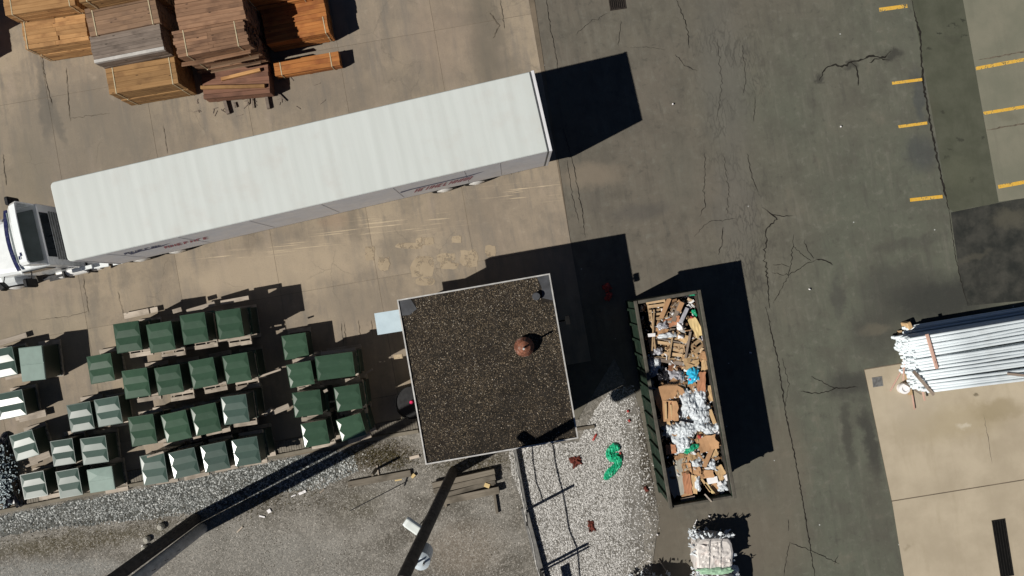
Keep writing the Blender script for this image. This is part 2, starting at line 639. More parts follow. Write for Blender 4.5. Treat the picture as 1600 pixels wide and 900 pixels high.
def mat_asphalt():
    t = NT("worn_asphalt")
    p = t.pos
    big = t.noise(p, 0.11, 3, 0.6)
    mid = t.noise(t.wobble(p, 0.8, 0.8), 0.9, 6, 0.66)
    fine = t.noise(p, 45, 3, 0.7)
    q = t.map(p, rot=GR, scale=(0.3, 2.2, 1))
    lane = t.noise(q, 1.0, 6, 0.62)
    sx = t.n("SeparateXYZ")
    t.put(sx.inputs[0], p)
    side = t.math('ADD', t.rng(sx.outputs[0], 4.0, 15.0, 0.0, 1.0), t.rng(big, 0.3, 0.7, -0.35, 0.35))
    c = t.mix(side, (0.128, 0.110, 0.085), (0.101, 0.103, 0.076))
    m2 = t.noise(t.wobble(p, 2.5, 0.4), 3.2, 5, 0.7)
    c = t.mix(t.math('MULTIPLY', t.rng(m2, 0.52, 0.72), 0.55), c, (0.168, 0.158, 0.126))
    c = t.mix(t.math('MULTIPLY', t.rng(m2, 0.46, 0.28), 0.6), c, (0.062, 0.058, 0.047))
    l2 = t.noise(t.map(p, rot=GR, scale=(0.5, 3.2, 1)), 1.6, 5, 0.65)
    c = t.mix(t.math('MULTIPLY', t.rng(l2, 0.52, 0.7), 0.35), c, (0.165, 0.152, 0.12))
    c = t.mix(t.math('MULTIPLY', t.rng(l2, 0.46, 0.3), 0.4), c, (0.064, 0.06, 0.05))
    c = t.mix(t.math('MULTIPLY', t.rng(mid, 0.42, 0.72), 0.5), c, (0.075, 0.067, 0.053))
    c = t.mix(t.math('MULTIPLY', t.rng(mid, 0.45, 0.25), 0.45), c, (0.152, 0.131, 0.098))
    c = t.mix(t.math('MULTIPLY', t.rng(lane, 0.52, 0.75), 0.4), c, (0.072, 0.066, 0.055))
    for x, y, lx, ly, a, k, col in (
        (1000, 330, 70, 22, 12, 0.5, (0.075, 0.068, 0.06)),
        (930, 300, 30, 60, 8, 0.4, (0.085, 0.075, 0.062)),
        (925, 275, 70, 26, 5, 0.65, (0.205, 0.164, 0.119)),
        (1130, 120, 55, 190, 6, 0.5, (0.120, 0.112, 0.094)),
        (1150, 330, 50, 130, 4, 0.45, (0.122, 0.112, 0.095)),
        (1470, 470, 130, 55, 8, 0.85, (0.030, 0.030, 0.027)),
        (1400, 440, 90, 45, 14, 0.6, (0.045, 0.043, 0.037)),
        (1370, 520, 60, 70, 0, 0.6, (0.048, 0.045, 0.038)),
        (1330, 600, 60, 30, 4, 0.75, (0.040, 0.038, 0.033)),
        (1360, 690, 16, 90, 10, 0.75, (0.038, 0.036, 0.031)),
        (1325, 680, 14, 80, 8, 0.65, (0.045, 0.042, 0.035)),
        (1370, 800, 30, 110, 8, 0.4, (0.075, 0.066, 0.052)),
        (1437, 150, 16, 60, 8, 0.6, (0.045, 0.05, 0.052)),
        (1440, 240, 36, 40, 8, 0.6, (0.050, 0.053, 0.054)),
        (1395, 86, 26, 14, 8, 0.7, (0.030, 0.028, 0.024)),
        (1330, 100, 14, 9, 10, 0.7, (0.034, 0.032, 0.027)),
        (1283, 122, 10, 9, 10, 0.7, (0.034, 0.032, 0.027)),
        (1310, 465, 14, 50, 6, 0.5, (0.05, 0.047, 0.042)),
        (1420, 380, 80, 14, 10, 0.4, (0.055, 0.052, 0.044)),
        (1180, 850, 120, 100, 0, 0.45, (0.150, 0.120, 0.088)),
        (1040, 830, 50, 90, 0, 0.5, (0.125, 0.103, 0.076)),
        (1230, 720, 50, 120, 8, 0.4, (0.145, 0.117, 0.086)),
        (1370, 515, 34, 12, 8, 0.5, (0.13, 0.112, 0.08)),
        (620, 600, 60, 90, 8, 0.9, (0.045, 0.042, 0.038)),
        (1060, 270, 50, 90, 8, 0.35, (0.112, 0.106, 0.082)),
    ):
        c = t.mix(t.math('MULTIPLY', t.blot(x, y, lx, ly, a), k), c, col)
    # alligator cracking in a band down the lane
    cr = t.voro(t.map(t.wobble(p, 1.3, 0.5), rot=rad(7), scale=(0.16, 0.75, 1)), 1.0, 'DISTANCE_TO_EDGE')
    zone = t.math('MAXIMUM', t.blot(1140, 150, 90, 220, 6, 0.2), t.blot(1170, 380, 80, 160, 4, 0.2))
    zone = t.math('MULTIPLY', zone, t.rng(t.noise(p, 0.6, 3), 0.4, 0.6))
    c = t.mix(t.math('MULTIPLY', t.math('MULTIPLY', t.rng(cr, 0.09, 0.0), zone), 0.55), c, (0.038, 0.035, 0.03))
    pk = t.voro(p, 1.1)
    c = t.mix(t.rng(pk, 0.035, 0.02), c, (0.42, 0.41, 0.38))
    sp = t.voro(p, 3.2)
    c = t.mix(t.math('MULTIPLY', t.rng(sp, 0.05, 0.02), t.rng(t.noise(p, 0.8, 2), 0.55, 0.6)), c, (0.03, 0.028, 0.025))
    c = t.mix(t.math('MULTIPLY', t.rng(fine, 0.55, 0.8), 0.4), c, (0.19, 0.168, 0.135))
    c = t.mix(t.math('MULTIPLY', t.rng(fine, 0.45, 0.2), 0.4), c, (0.05, 0.046, 0.038))
    c = t.mix(1.0, c, (1.02, 1.055, 1.10), 'MULTIPLY')
    t.bump(fine, 0.25, 0.01)
    return t.done(c, 0.85, 0.2)


def mat_plain_ground(name, lo, hi, dark, scale=1.0, speck=0.3, stains=(), rough=0.85, lane=0.3, alpha_noise=0):
    t = NT(name)
    p = t.pos
    mid = t.noise(t.wobble(p, 0.9, 0.5), 0.8 * scale, 6, 0.62)
    fine = t.noise(p, 30, 4, 0.65)
    ln = t.noise(t.map(p, rot=GR, scale=(0.4, 2.4, 1)), 1.0, 5, 0.6)
    c = t.mix(t.rng(mid, 0.3, 0.7), lo, hi)
    c = t.mix(t.math('MULTIPLY', t.rng(ln, 0.5, 0.75), lane), c, dark)
    for x, y, lx, ly, a, k, col in stains:
        c = t.mix(t.math('MULTIPLY', t.blot(x, y, lx, ly, a), k), c, col)
    c = t.mix(t.math('MULTIPLY', t.rng(fine, 0.52, 0.78), speck), c, dark)
    gain = t.rng(t.rnd(), 0, 1, 0.96, 1.04, smooth=False)
    cc = t.n("CombineColor")
    for k in range(3):
        t.put(cc.inputs[k], gain)
    c = t.mix(1.0, c, cc.outputs[0], 'MULTIPLY')
    t.bump(t.math('ADD', fine, mid), 0.2, 0.01)
    al = t.rng(t.noise(p, alpha_noise, 6, 0.7), 0.36, 0.50) if alpha_noise else None
    return t.done(c, rough, 0.2, alpha=al)


def mat_dirt():
    t = NT("gravelly_dirt")
    p = t.pos
    mid = t.noise(t.wobble(p, 1.2, 0.4), 0.7, 6, 0.65)
    fine = t.noise(p, 28, 4, 0.7)
    v = t.voro(p, 19, out="Color")
    bw = t.n("RGBToBW")
    t.put(bw.inputs[0], v)
    c = t.mix(t.rng(mid, 0.32, 0.68), (0.105, 0.096, 0.080), (0.235, 0.222, 0.198))
    for x, y, lx, ly, a, k, col in (
        (120, 846, 210, 22, 8, 0.8, (0.080, 0.068, 0.040)),
        (60, 895, 200, 26, 4, 0.6, (0.265, 0.272, 0.262)),
        (420, 760, 100, 26, 20, 0.5, (0.095, 0.078, 0.045)),
        (590, 715, 80, 26, 10, 0.8, (0.060, 0.044, 0.026)),
        (560, 790, 60, 40, 20, 0.4, (0.092, 0.082, 0.055)),
        (720, 860, 90, 60, 10, 0.55, (0.225, 0.188, 0.148)),
        (740, 720, 90, 30, 8, 0.6, (0.075, 0.062, 0.04)),
        (360, 860, 160, 70, 0, 0.5, (0.235, 0.228, 0.208)),
        (480, 880, 120, 60, 0, 0.5, (0.265, 0.258, 0.238)),
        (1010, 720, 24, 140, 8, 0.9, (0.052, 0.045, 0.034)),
    ):
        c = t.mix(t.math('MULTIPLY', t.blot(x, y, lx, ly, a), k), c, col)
    c = t.mix(t.math('MULTIPLY', t.rng(bw.outputs[0], 0.45, 0.9), 0.45), c, (0.42, 0.39, 0.345))
    c = t.mix(t.math('MULTIPLY', t.rng(fine, 0.48, 0.25), 0.6), c, (0.04, 0.034, 0.026))
    t.bump(t.math('ADD', fine, bw.outputs[0]), 0.6, 0.03)
    return t.done(c, 0.95, 0.1)


def mat_stone(name, stops):
    t = NT(name)
    r = t.n("ValToRGB")
    r.color_ramp.interpolation = 'LINEAR'
    els = r.color_ramp.elements
    while len(els) < len(stops):
        els.new(0.5)
    for e, (q, c) in zip(els, stops):
        e.position = q
        e.color = (*c, 1)
    t.put(r.inputs[0], t.island())
    n = t.noise(t.pos, 40, 3)
    c = t.mix(t.math('MULTIPLY', t.rng(n, 0.5, 0.7), 0.35), r.outputs[0], (0.06, 0.055, 0.045))
    return t.done(c, 0.9, 0.15)


M = {}
M['concrete'] = mat_concrete()
M['asphalt'] = mat_asphalt()
M['dirt'] = mat_dirt()
M['joint'] = mat_plain_ground("joint_dirt", (0.11, 0.09, 0.066), (0.19, 0.152, 0.11), (0.07, 0.058, 0.042))
M['apron'] = mat_plain_ground("pale_concrete", (0.36, 0.305, 0.224), (0.445, 0.382, 0.285), (0.30, 0.248, 0.17), 0.7, 0.18, (
    (1490, 660, 120, 40, 8, 0.5, (0.31, 0.255, 0.158)),
    (1560, 640, 60, 20, 8, 0.55, (0.26, 0.212, 0.128)),
    (1430, 640, 60, 60, 0, 0.35, (0.42, 0.365, 0.285)),
    (1527, 618, 8, 5, 0, 0.8, (0.12, 0.1, 0.065)),
    (1508, 665, 12, 8, 0, 0.7, (0.52, 0.47, 0.38)),
    (1420, 852, 10, 6, 10, 0.4, (0.22, 0.18, 0.12)),
), lane=0.35)
M['green_strip'] = mat_plain_ground("mossy_concrete", (0.067, 0.071, 0.050), (0.088, 0.091, 0.066), (0.046, 0.050, 0.034), 1.6, 0.5, (
    (1466, 51, 8, 3, 0, 0.8, (0.03, 0.032, 0.024)), (1504, 32, 6, 3, 0, 0.8, (0.03, 0.032, 0.024)), (1490, 41, 8, 2, 0, 0.7, (0.03, 0.032, 0.024)), (1508, 55, 4, 3, 0, 0.7, (0.03, 0.032, 0.024)), (1453, 79, 6, 2, 40, 0.7, (0.03, 0.032, 0.024)), (1500, 215, 6, 5, 0, 0.7, (0.035, 0.036, 0.027)), (1480, 245, 8, 4, 20, 0.6, (0.035, 0.036, 0.027)), (1535, 215, 4, 4, 0, 0.7, (0.035, 0.036, 0.027)), (1470, 170, 5, 3, 0, 0.7, (0.035, 0.036, 0.027)), (1520, 280, 8, 3, 20, 0.6, (0.035, 0.036, 0.027)), (1485, 232, 5, 3, 0, 0.6, (0.035, 0.036, 0.027)),
    (1450, 170, 20, 30, 0, 0.3, (0.07, 0.066, 0.045)), (1490, 60, 22, 14, 0, 0.35, (0.04, 0.04, 0.03)), (1500, 270, 40, 40, 0, 0.3, (0.10, 0.105, 0.07))), lane=0.4)
M['bay'] = mat_plain_ground("grey_concrete", (0.165, 0.165, 0.124), (0.21, 0.20, 0.152), (0.14, 0.135, 0.105), 0.7, 0.15, (
    (1575, 180, 26, 12, 8, 0.35, (0.13, 0.12, 0.085)),), lane=0.35)
M['dark_patch'] = mat_plain_ground("dark_asphalt_patch", (0.020, 0.022, 0.020), (0.055, 0.054, 0.046), (0.015, 0.016, 0.015), 1.8, 0.4, (
    (1580, 340, 40, 20, 8, 0.7, (0.085, 0.08, 0.06)), (1520, 400, 40, 10, 20, 0.4, (0.095, 0.088, 0.066))))
M['crack'] = paint("crack_tar", (0.022, 0.020, 0.017), 0.9, 0.1, 0.3)
M['crack_soft'] = paint("old_crack_dirt", (0.125, 0.105, 0.080), 0.9, 0.1, 0.4)
M['pale_conc'] = mat_plain_ground("bare_scaled_concrete", (0.30, 0.24, 0.168), (0.37, 0.298, 0.208), (0.25, 0.2, 0.135), 1.5, 0.3, alpha_noise=2.2)
M['kerb'] = mat_plain_ground("kerb_concrete", (0.15, 0.135, 0.105), (0.21, 0.185, 0.145), (0.08, 0.07, 0.055), 2, 0.4)
M['ballast'] = mat_stone("ballast_stone", [(0, (0.24, 0.23, 0.215)), (0.4, (0.42, 0.41, 0.39)), (0.8, (0.55, 0.54, 0.52)), (1, (0.70, 0.69, 0.67))])
M['ballast_blue'] = mat_stone("grey_ballast_stone", [(0, (0.03, 0.034, 0.034)), (0.45, (0.23, 0.242, 0.233)), (0.8, (0.44, 0.456, 0.445)), (1, (0.62, 0.63, 0.61))])
M['pebble'] = mat_stone("yard_pebble", [(0, (0.05, 0.042, 0.032)), (0.5, (0.18, 0.168, 0.146)), (0.85, (0.38, 0.365, 0.335)), (1, (0.58, 0.55, 0.5))])
M['roof_pebble'] = mat_stone("roof_pebble", [(0, (0.018, 0.015, 0.011)), (0.4, (0.056, 0.043, 0.029)), (0.78, (0.145, 0.110, 0.073)), (0.95, (0.28, 0.225, 0.155)), (1, (0.5, 0.45, 0.38))])


def mat_yellow():
    t = NT("worn_yellow_line")
    n = t.noise(t.pos, 3.2, 6, 0.75)
    f = t.noise(t.pos, 18, 4, 0.7)
    c = t.mix(t.rng(n, 0.3, 0.7), (0.60, 0.34, 0.035), (0.72, 0.46, 0.10))
    c = t.mix(t.rng(t.math('ADD', t.math('MULTIPLY', n, 0.6), t.math('MULTIPLY', f, 0.4)), 0.505, 0.60), c, (0.10, 0.093, 0.066))
    return t.done(c, 0.75, 0.2)


M['yellow'] = mat_yellow()

# ------------------------------------------------------------------ the ground and its sheets
g = MB()
g.add([(-900, -900, -0.05), (900, -900, -0.05), (900, 900, -0.05), (-900, 900, -0.05)], [(0, 1, 2, 3)])
ground = tag(g.build("ground", M['dirt'], fix=False), "wide bare ground of gravelly dirt round the yard", "ground", kind='structure')

KERB = [(-700, 938), (0, 802), (200, 762), (400, 722), (520, 698), (655, 676), (800, 650)]
asph = sheet("asphalt_lot", [(560, -900), (2400, -900), (2400, 1700), (1000, 1700), (1018, 900), (1030, 810), (1015, 720), (1000, 640), (960, 560), (900, 660), (560, 705)], -0.02, M['asphalt'], kind='structure')
tag(asph, "cracked grey brown asphalt lot down the middle of the yard", "asphalt lot")

# old concrete yard: bed in the joints, then slab by slab
bed = sheet("concrete_yard", [(-900, -700), (790, -700), (835, 0), (890, 370), (905, 470), (700, 560), (610, 500), (582, 560), (590, 690), (400, 722), (0, 802), (-900, 980)], -0.0045, M['joint'], kind='structure')
tag(bed, "old stained concrete yard under the truck, crates and transformers", "concrete yard")
gu = Vector((math.cos(GR), math.sin(GR), 0))
gv = Vector((-math.sin(GR), math.cos(GR), 0))
g0 = P(889, 363)
kerb_w = [P(x, y) for x, y in KERB]


def kerb_v(u):
    """grid v of the kerb line at grid u"""
    best = None
    for a, b in zip(kerb_w, kerb_w[1:]):
        ua, ub = (a - g0).dot(gu), (b - g0).dot(gu)
        if ua <= u <= ub:
            f = (u - ua) / (ub - ua)
            return (a - g0).dot(gv) * (1 - f) + (b - g0).dot(gv) * f
    return -12.0


SW, SH = 3.72, 4.45
for iu in range(0, 9):
    for iv in range(-3, 5):
        u1, u0 = -iu * SW, -(iu + 1) * SW
        v0, v1 = iv * SH - 0.5, (iv + 1) * SH - 0.5
        if iu < 2 and v1 < -2.3:
            continue
        vk0, vk1 = kerb_v(u0) + 0.62, kerb_v(u1) + 0.62
        a0, a1 = max(v0, vk0), max(v1 * 0 + v0, vk1)
        if v1 - max(a0, a1) < 0.3:
            continue
        gp = 0.006
        poly = []
        for (u, v) in ((u0 + gp, a0 + gp), (u1 - gp, a1 + gp), (u1 - gp, v1 - gp), (u0 + gp, v1 - gp)):
            q = g0 + gu * u + gv * v
            poly.append((q.x, q.y))
        sl = MB().prism(poly, -0.0043, 0.0)
        sl.build("concrete_slab", M['concrete'], bed)

# pale patches where the surface of the slab has scaled off
for k, (x, y, rx, ry) in enumerate(((660, 418, 18, 17), (664, 440, 15, 6), (697, 403, 16, 8), (702, 415, 15, 6), (733, 404, 15, 14), (766, 392, 9, 9), (640, 384, 22, 5), (664, 377, 14, 7), (713, 374, 8, 6), (578, 396, 8, 12), (600, 412, 9, 12))):
    c = P(x, y)
    r = random.Random(k + 5)
    pts = []
    for j in range(16):
        a = j / 16 * 2 * math.pi
        sq = 1.0 / max(abs(math.cos(a)), abs(math.sin(a))) ** 0.55
        e = r.uniform(0.84, 1.1) * sq
        pts.append((c.x + math.cos(a) * rx / 41.2 * e, c.y + math.sin(a) * ry / 41.2 * e, 0.003 + 0.0008 * k))
    MB().add(pts, [tuple(range(16))]).build("scaled_patch", M['pale_conc'], bed, fix=False)

# kerb and the planked strip behind it
kb = MB()
secs = []
for p in kerb_w[:-1]:
    n = gv
    secs.append([p + n * 0.0 + Vector((0, 0, -0.04)), p + n * 0.14 + Vector((0, 0, -0.04)), p + n * 0.14 + Vector((0, 0, 0.10)), p + n * 0.0 + Vector((0, 0, 0.10))])
kb.loft(secs)
kerb = tag(kb.build("kerb", M['kerb'], bevel=0.015), "low grey kerb between the concrete yard and the gravel", "kerb", kind='structure')
M['old_plank'] = wood("weathered_edge_plank", (0.13, 0.115, 0.092), (0.20, 0.18, 0.146), (0.06, 0.052, 0.042))
pw = MB()
ua, ub = (kerb_w[0] - g0).dot(gu), (kerb_w[-2] - g0).dot(gu)
u = -22.0
while u < ub - 0.1:
    wd = 0.095
    vv = kerb_v(u) + 0.16
    c = g0 + gu * (u + wd / 2) + gv * (vv + 0.22)
    pw.box((c.x, c.y, 0.01 + random.uniform(-0.006, 0.006)), (wd - 0.012, 0.43 + random.uniform(-0.02, 0.02), 0.04), GR)
    u += wd
tag(pw.build("plank_edging", M['old_plank'], bed), kind='stuff')

# gravel yard south of the kerb
yard_px = [(-900, 990)] + KERB[1:-1] + [(905, 655), (985, 600), (1000, 640), (1015, 720), (1030, 810), (1018, 900), (1000, 1700), (-900, 1700)]
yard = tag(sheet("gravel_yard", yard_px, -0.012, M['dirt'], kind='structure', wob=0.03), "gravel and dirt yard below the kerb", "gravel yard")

bl_r = [P(*p) for p in ((795, 700), (905, 690), (930, 640), (955, 612), (990, 600), (1003, 660), (1014, 720), (1028, 800), (1022, 850), (1012, 910), (845, 910), (822, 800), (800, 740))]


def dens_r(x, y):
    px, py = 800 + x * 41.23, 450 - y * 41.23
    e = min(1, max(0.05, (1028 - px - max(0, 700 - py) * 0.15) / 60))
    return 0.85 + 0.3 * mn.noise(Vector((x * 0.9, y * 0.9, 3))) if e > 0.9 else 0.6 * e * e + 0.06


bl_l = [P(*p) for p in ((-40, 815), (0, 806), (200, 767), (400, 727), (520, 703), (552, 706), (560, 735), (500, 765), (420, 770), (330, 800), (200, 815), (60, 830), (-40, 850))]


def dens_l(x, y):
    px, py = 800 + x * 41.23, 450 - y * 41.23
    lim = 842 - px * 0.09 if px < 420 else 804 - (px - 420) * 0.30
    return min(1.0, max(0.0, (lim - py) / 26)) * 0.95


M['ballast_dust'] = mat_plain_ground("stone_dust", (0.12, 0.112, 0.098), (0.20, 0.19, 0.172), (0.08, 0.074, 0.062), 2.5, 0.6)
bbed = tag(sheet("ballast_bed", [(795, 700), (905, 690), (930, 640), (955, 612), (988, 606), (996, 660), (1000, 720), (1008, 790), (1004, 850), (996, 930), (845, 930), (822, 800), (800, 740)], -0.006, M['ballast_dust'], kind='structure', wob=0.12, sub=0.25), "pale stone dust bed under the white ballast", "ballast bed")
tag(stones("white_ballast", bl_r, 1350, 0.088, -0.004, M['ballast'], dens=dens_r, flat=.95), "bed of pale crushed ballast stones between the building and dumpster", "ballast")
M['ballast_dark'] = mat_plain_ground("dark_ballast_bed", (0.06, 0.062, 0.056), (0.115, 0.116, 0.106), (0.03, 0.03, 0.027), 2.5, 0.6)
tag(sheet("ballast_strip_bed", [(-60, 822), (0, 808), (200, 768), (400, 728), (520, 704), (548, 708), (545, 735), (470, 762), (420, 768), (330, 796), (200, 812), (60, 828), (-60, 846)], -0.007, M['ballast_dark'], kind='structure', wob=0.10, sub=0.25), "dark bed under the grey ballast strip along the kerb", "ballast bed")
tag(stones("grey_ballast", bl_l, 700, 0.105, -0.006, M['ballast_blue'], dens=dens_l, flat=.9), "strip of blue grey ballast stones along the kerb", "ballast")
peb = [P(*p) for p in ((-40, 830), (200, 790), (420, 745), (560, 705), (655, 684), (800, 700), (830, 800), (850, 910), (-40, 910))]
tag(stones("yard_pebbles", peb, 900, 0.052, -0.012, M['pebble'], dens=lambda x, y: 0.55 + 0.6 * mn.noise(Vector((x * 0.7, y * 0.7, 9)))), "scattered small pebbles on the brown gravel yard", "pebbles")
edge = [P(*p) for p in ((985, 620), (1012, 640), (1040, 800), (1026, 850), (1010, 800))]
tag(stones("dark_edge_stones", edge, 70, 0.09, -0.016, M['pebble'], dens=lambda x, y: 0.7), "loose stones on muddy ground beside the dumpster", "pebbles")
rb = [P(*p) for p in ((540, 700), (560, 692), (580, 712), (575, 740), (545, 735))]
tag(stones("pale_rubble", rb, 60, 0.15, -0.012, M['ballast'], dens=lambda x, y: 0.6), "pale rubble stones heaped below the kerb near the building", "rubble")

M['weed'] = paint("dry_olive_weeds", (0.075, 0.062, 0.026), 0.9, 0.1, 0.5, 12, dirt=(0.13, 0.105, 0.055))
wd_ = MB()
r = random.Random(77)
for k in range(2600):
    s = r.random()
    if s < .5:
        x, y = r.gauss(595, 30), r.gauss(712, 11)
    elif s < .7:
        x = r.uniform(-20, 420)
        y = 846 - x * .13 + r.gauss(0, 10)
    elif s < .85:
        x, y = r.gauss(740, 50), r.gauss(722, 9)
    else:
        x, y = r.gauss(430, 40), r.gauss(775, 12)
    p = P(x, y)
    a, l = r.uniform(0, 6.28), r.uniform(.03, .11)
    d = Vector((math.cos(a), math.sin(a), 0))
    n_ = Vector((-d.y, d.x, 0)) * r.uniform(.006, .014)
    q = p + d * l + Vector((0, 0, r.uniform(.02, .09)))
    wd_.add([p - n_, p + n_, q], [(0, 1, 2)])
tag(tag(wd_.build("weeds", M['weed'], fix=False), kind='stuff'), "low dry weeds and dead grass along the kerb and gravel edge", "weeds")

# pale concrete apron on the right: slabs with a joint
apron = tag(sheet("concrete_apron", [(1350, 577), (1600, 535), (2300, 420), (2300, 1700), (1545, 1700), (1418, 900)], -0.008, M['joint'], kind='structure'), "pale clean concrete apron at the right edge", "concrete apron")
for q in ([(1351, 578), (2300, 421), (2300, 636), (1393.5, 782)],
          [(1394, 783.6), (2300, 637.5), (2300, 1250), (1482, 1330)]):
    pl = [P(*p) for p in q]
    MB().prism([(p.x, p.y) for p in pl], -0.006, 0.004).build("concrete_slab", M['apron'], apron)

strip_o = tag(sheet("mossy_strip", [(1411, -80), (1492, -80), (1505, 0), (1560, 316), (1546, 320), (1520, 324), (1491, 331), (1483, 326)], -0.012, M['green_strip'], kind='structure', wob=0.006), "mossy green grey concrete strip at upper right", "concrete strip")
bay = tag(sheet("parking_bay", [(1492, -80), (1700, -80), (1700, 296), (1561, 315), (1505, 0)], -0.013, M['bay'], kind='structure'), "grey concrete parking bays in the upper right corner", "parking bay")
tag(sheet("asphalt_patch", [(1486, 332), (1600, 309), (1900, 255), (1900, 425), (1600, 470), (1512, 478), (1498, 420)], -0.014, M['dark_patch'], kind='structure', wob=0.01), "dark asphalt patch below the mossy strip", "asphalt patch")

for par, a, b, wd in ((asph, (1374, 15), (1418, 9), 0.14), (asph, (1394, 130), (1441, 124), 0.11), (asph, (1404, 198), (1449, 192), 0.11), (asph, (1422, 312.5), (1473, 307), 0.13),
                      (bay, (1525, 107), (1680, 78), 0.13), (bay, (1537, 177), (1690, 152), 0.12), (bay, (1560, 292), (1690, 268), 0.14)):
    A, B = P(*a), P(*b)
    mb = MB()
    d = (B - A).normalized()
    s = Vector((-d.y, d.x, 0)) * wd / 2
    zz = Vector((0, 0, -0.008))
    mb.add([A - s + zz, B - s + zz, B + s + zz, A + s + zz], [(0, 1, 2, 3)])
    mb.build("parking_line", M['yellow'], par, fix=False)
dk = MB()
for a, b in (((1527, 94), (1680, 66)), ((1542, 203), (1690, 178))):
    strip(dk, [P(*a), P(*b)], 0.06, -0.008, 0.01)
tag(dk.build("bay_joint", M['crack_soft'], bay, fix=False), kind='stuff')

ck = MB()
for pts, wd, j in (
    ([(1057, 0), (1070, 32), (1075, 50), (1077, 75)], 0.035, 0.02),
    ([(852, -10), (861, 50), (865, 65), (872, 110)], 0.03, 0.012),
    ([(880, 200), (896, 257), (910, 333), (914, 372)], 0.03, 0.012),
    ([(886, 250), (893, 300), (905, 350)], 0.018, 0.012),
    ([(1055, 85), (1070, 102), (1090, 110)], 0.03, 0.02),
    ([(899, 54), (920, 36), (940, 25), (952, 20)], 0.02, 0.02), ([(970, 32), (966, 72)], 0.022, 0.012),
    ([(985, 74), (1010, 73), (1040, 78)], 0.015, 0.01),
    ([(1101, 240), (1101, 281), (1099, 298), (1103, 320), (1092, 339)], 0.03, 0.02),
    ([(1130, 240), (1140, 300), (1136, 340)], 0.02, 0.03),
    ([(1167, 240), (1176, 278), (1185, 300)], 0.03, 0.015),
    ([(1191, 324), (1207, 335), (1214, 343), (1199, 355), (1195, 394), (1198, 427), (1202, 482)], 0.06, 0.025),
    ([(1207, 335), (1225, 338), (1240, 337)], 0.03, 0.015),
    ([(1240, 366), (1237, 402), (1232, 430), (1218, 457), (1208, 474)], 0.035, 0.015),
    ([(1207, 426), (1232, 430), (1265, 410), (1276, 405)], 0.035, 0.015), ([(1276, 405), (1290, 407), (1301, 414)], 0.055, 0.01),
    ([(1257, 375), (1262, 390), (1272, 404)], 0.03, 0.012), ([(1240, 385), (1256, 400), (1268, 408)], 0.025, 0.012),
    ([(1208, 414), (1222, 412), (1233, 417)], 0.03, 0.012),
    ([(1196, 480), (1215, 560), (1228, 647), (1243, 719), (1255, 787), (1274, 905)], 0.06, 0.012),
    ([(1222, 560), (1233, 600), (1226, 640)], 0.02, 0.02),
    ([(1234, 847), (1228, 875), (1225, 900)], 0.03, 0.012), ([(1234, 847), (1270, 862), (1311, 881)], 0.03, 0.012), ([(1310, 868), (1304, 882)], 0.03, 0.01),
    ([(1232, 812), (1232, 830)], 0.03, 0.005),
    ([(1251, 612), (1280, 615), (1307, 607), (1341, 605)], 0.045, 0.012), ([(1268, 588), (1290, 600), (1307, 607)], 0.03, 0.015),
    ([(1280, 126), (1285, 114), (1290, 106), (1302, 101), (1316, 104), (1330, 98), (1345, 93), (1358, 88), (1382, 88), (1392, 80)], 0.09, 0.02),
    ([(1330, 98), (1337, 104), (1341, 115), (1341, 134)], 0.08, 0.018), ([(1358, 98), (1370, 91), (1390, 94)], 0.06, 0.012),
    ([(1425, 0), (1430, 25), (1437, 50), (1443, 130), (1455, 200), (1468, 262), (1483, 330)], 0.10, 0.012),
    ([(1483, 330), (1493, 400), (1502, 440), (1512, 476)], 0.035, 0.012),
    ([(1160, 70), (1165, 120), (1162, 150)], 0.02, 0.02), ([(1120, 60), (1128, 130), (1120, 190)], 0.018, 0.025), ([(1180, 150), (1178, 190)], 0.025, 0.01),
    ([(1085, 370), (1108, 345), (1150, 342)], 0.02, 0.015), ([(1130, 355), (1128, 380), (1122, 398)], 0.04, 0.02),
    ([(1090, 780), (1060, 760), (1046, 748)], 0.012, 0.01),
):
    strip(ck, [P(*p) for p in pts], wd * .72, -0.0095, j * 1.2, 0.08)
tag(ck.build("asphalt_cracks", M['crack'], asph, fix=False), kind='stuff')
ck = MB()
for pts, wd in (([(130, 430), (134, 462), (139, 492)], 0.022), ([(184, 455), (190, 482), (194, 498)], 0.02), ([(60, 500), (110, 494), (140, 486)], 0.018), ([(64, 80), (70, 120), (82, 168)], 0.03),
                ([(104, 105), (106, 150), (110, 190)], 0.025), ([(110, 185), (150, 180), (172, 178)], 0.018), ([(255, 195), (262, 240)], 0.018), ([(782, 0), (788, 45)], 0.03), ([(765, 20), (780, 40), (770, 60)], 0.05),
                ([(538, 505), (541, 540)], 0.025), ([(560, 500), (563, 536)], 0.025), ([(533, 505), (536, 540)], 0.02), ([(580, 500), (583, 530)], 0.02), ([(4, 240), (10, 290)], 0.03)):
    strip(ck, [P(*p) for p in pts], wd * .8, 0.015, 0.014, 0.08)
tag(ck.build("concrete_cracks", M['crack_soft'], bed, fix=False), kind='stuff')

# ------------------------------------------------------------------ drain grates
M['iron'] = paint("rusty_iron", (0.045, 0.036, 0.03), 0.6, 0.4, 0.3, 8, metal=0.5)
M['black_iron'] = paint("black_iron", (0.012, 0.011, 0.010), 0.8, 0.15, 0.3, 8)
M['pit'] = paint("dark_pit", (0.006, 0.006, 0.006), 0.9, 0.05)
M['steel'] = paint("grey_steel", (0.22, 0.22, 0.215), 0.5, 0.5, 0.2, 5, metal=0.4)


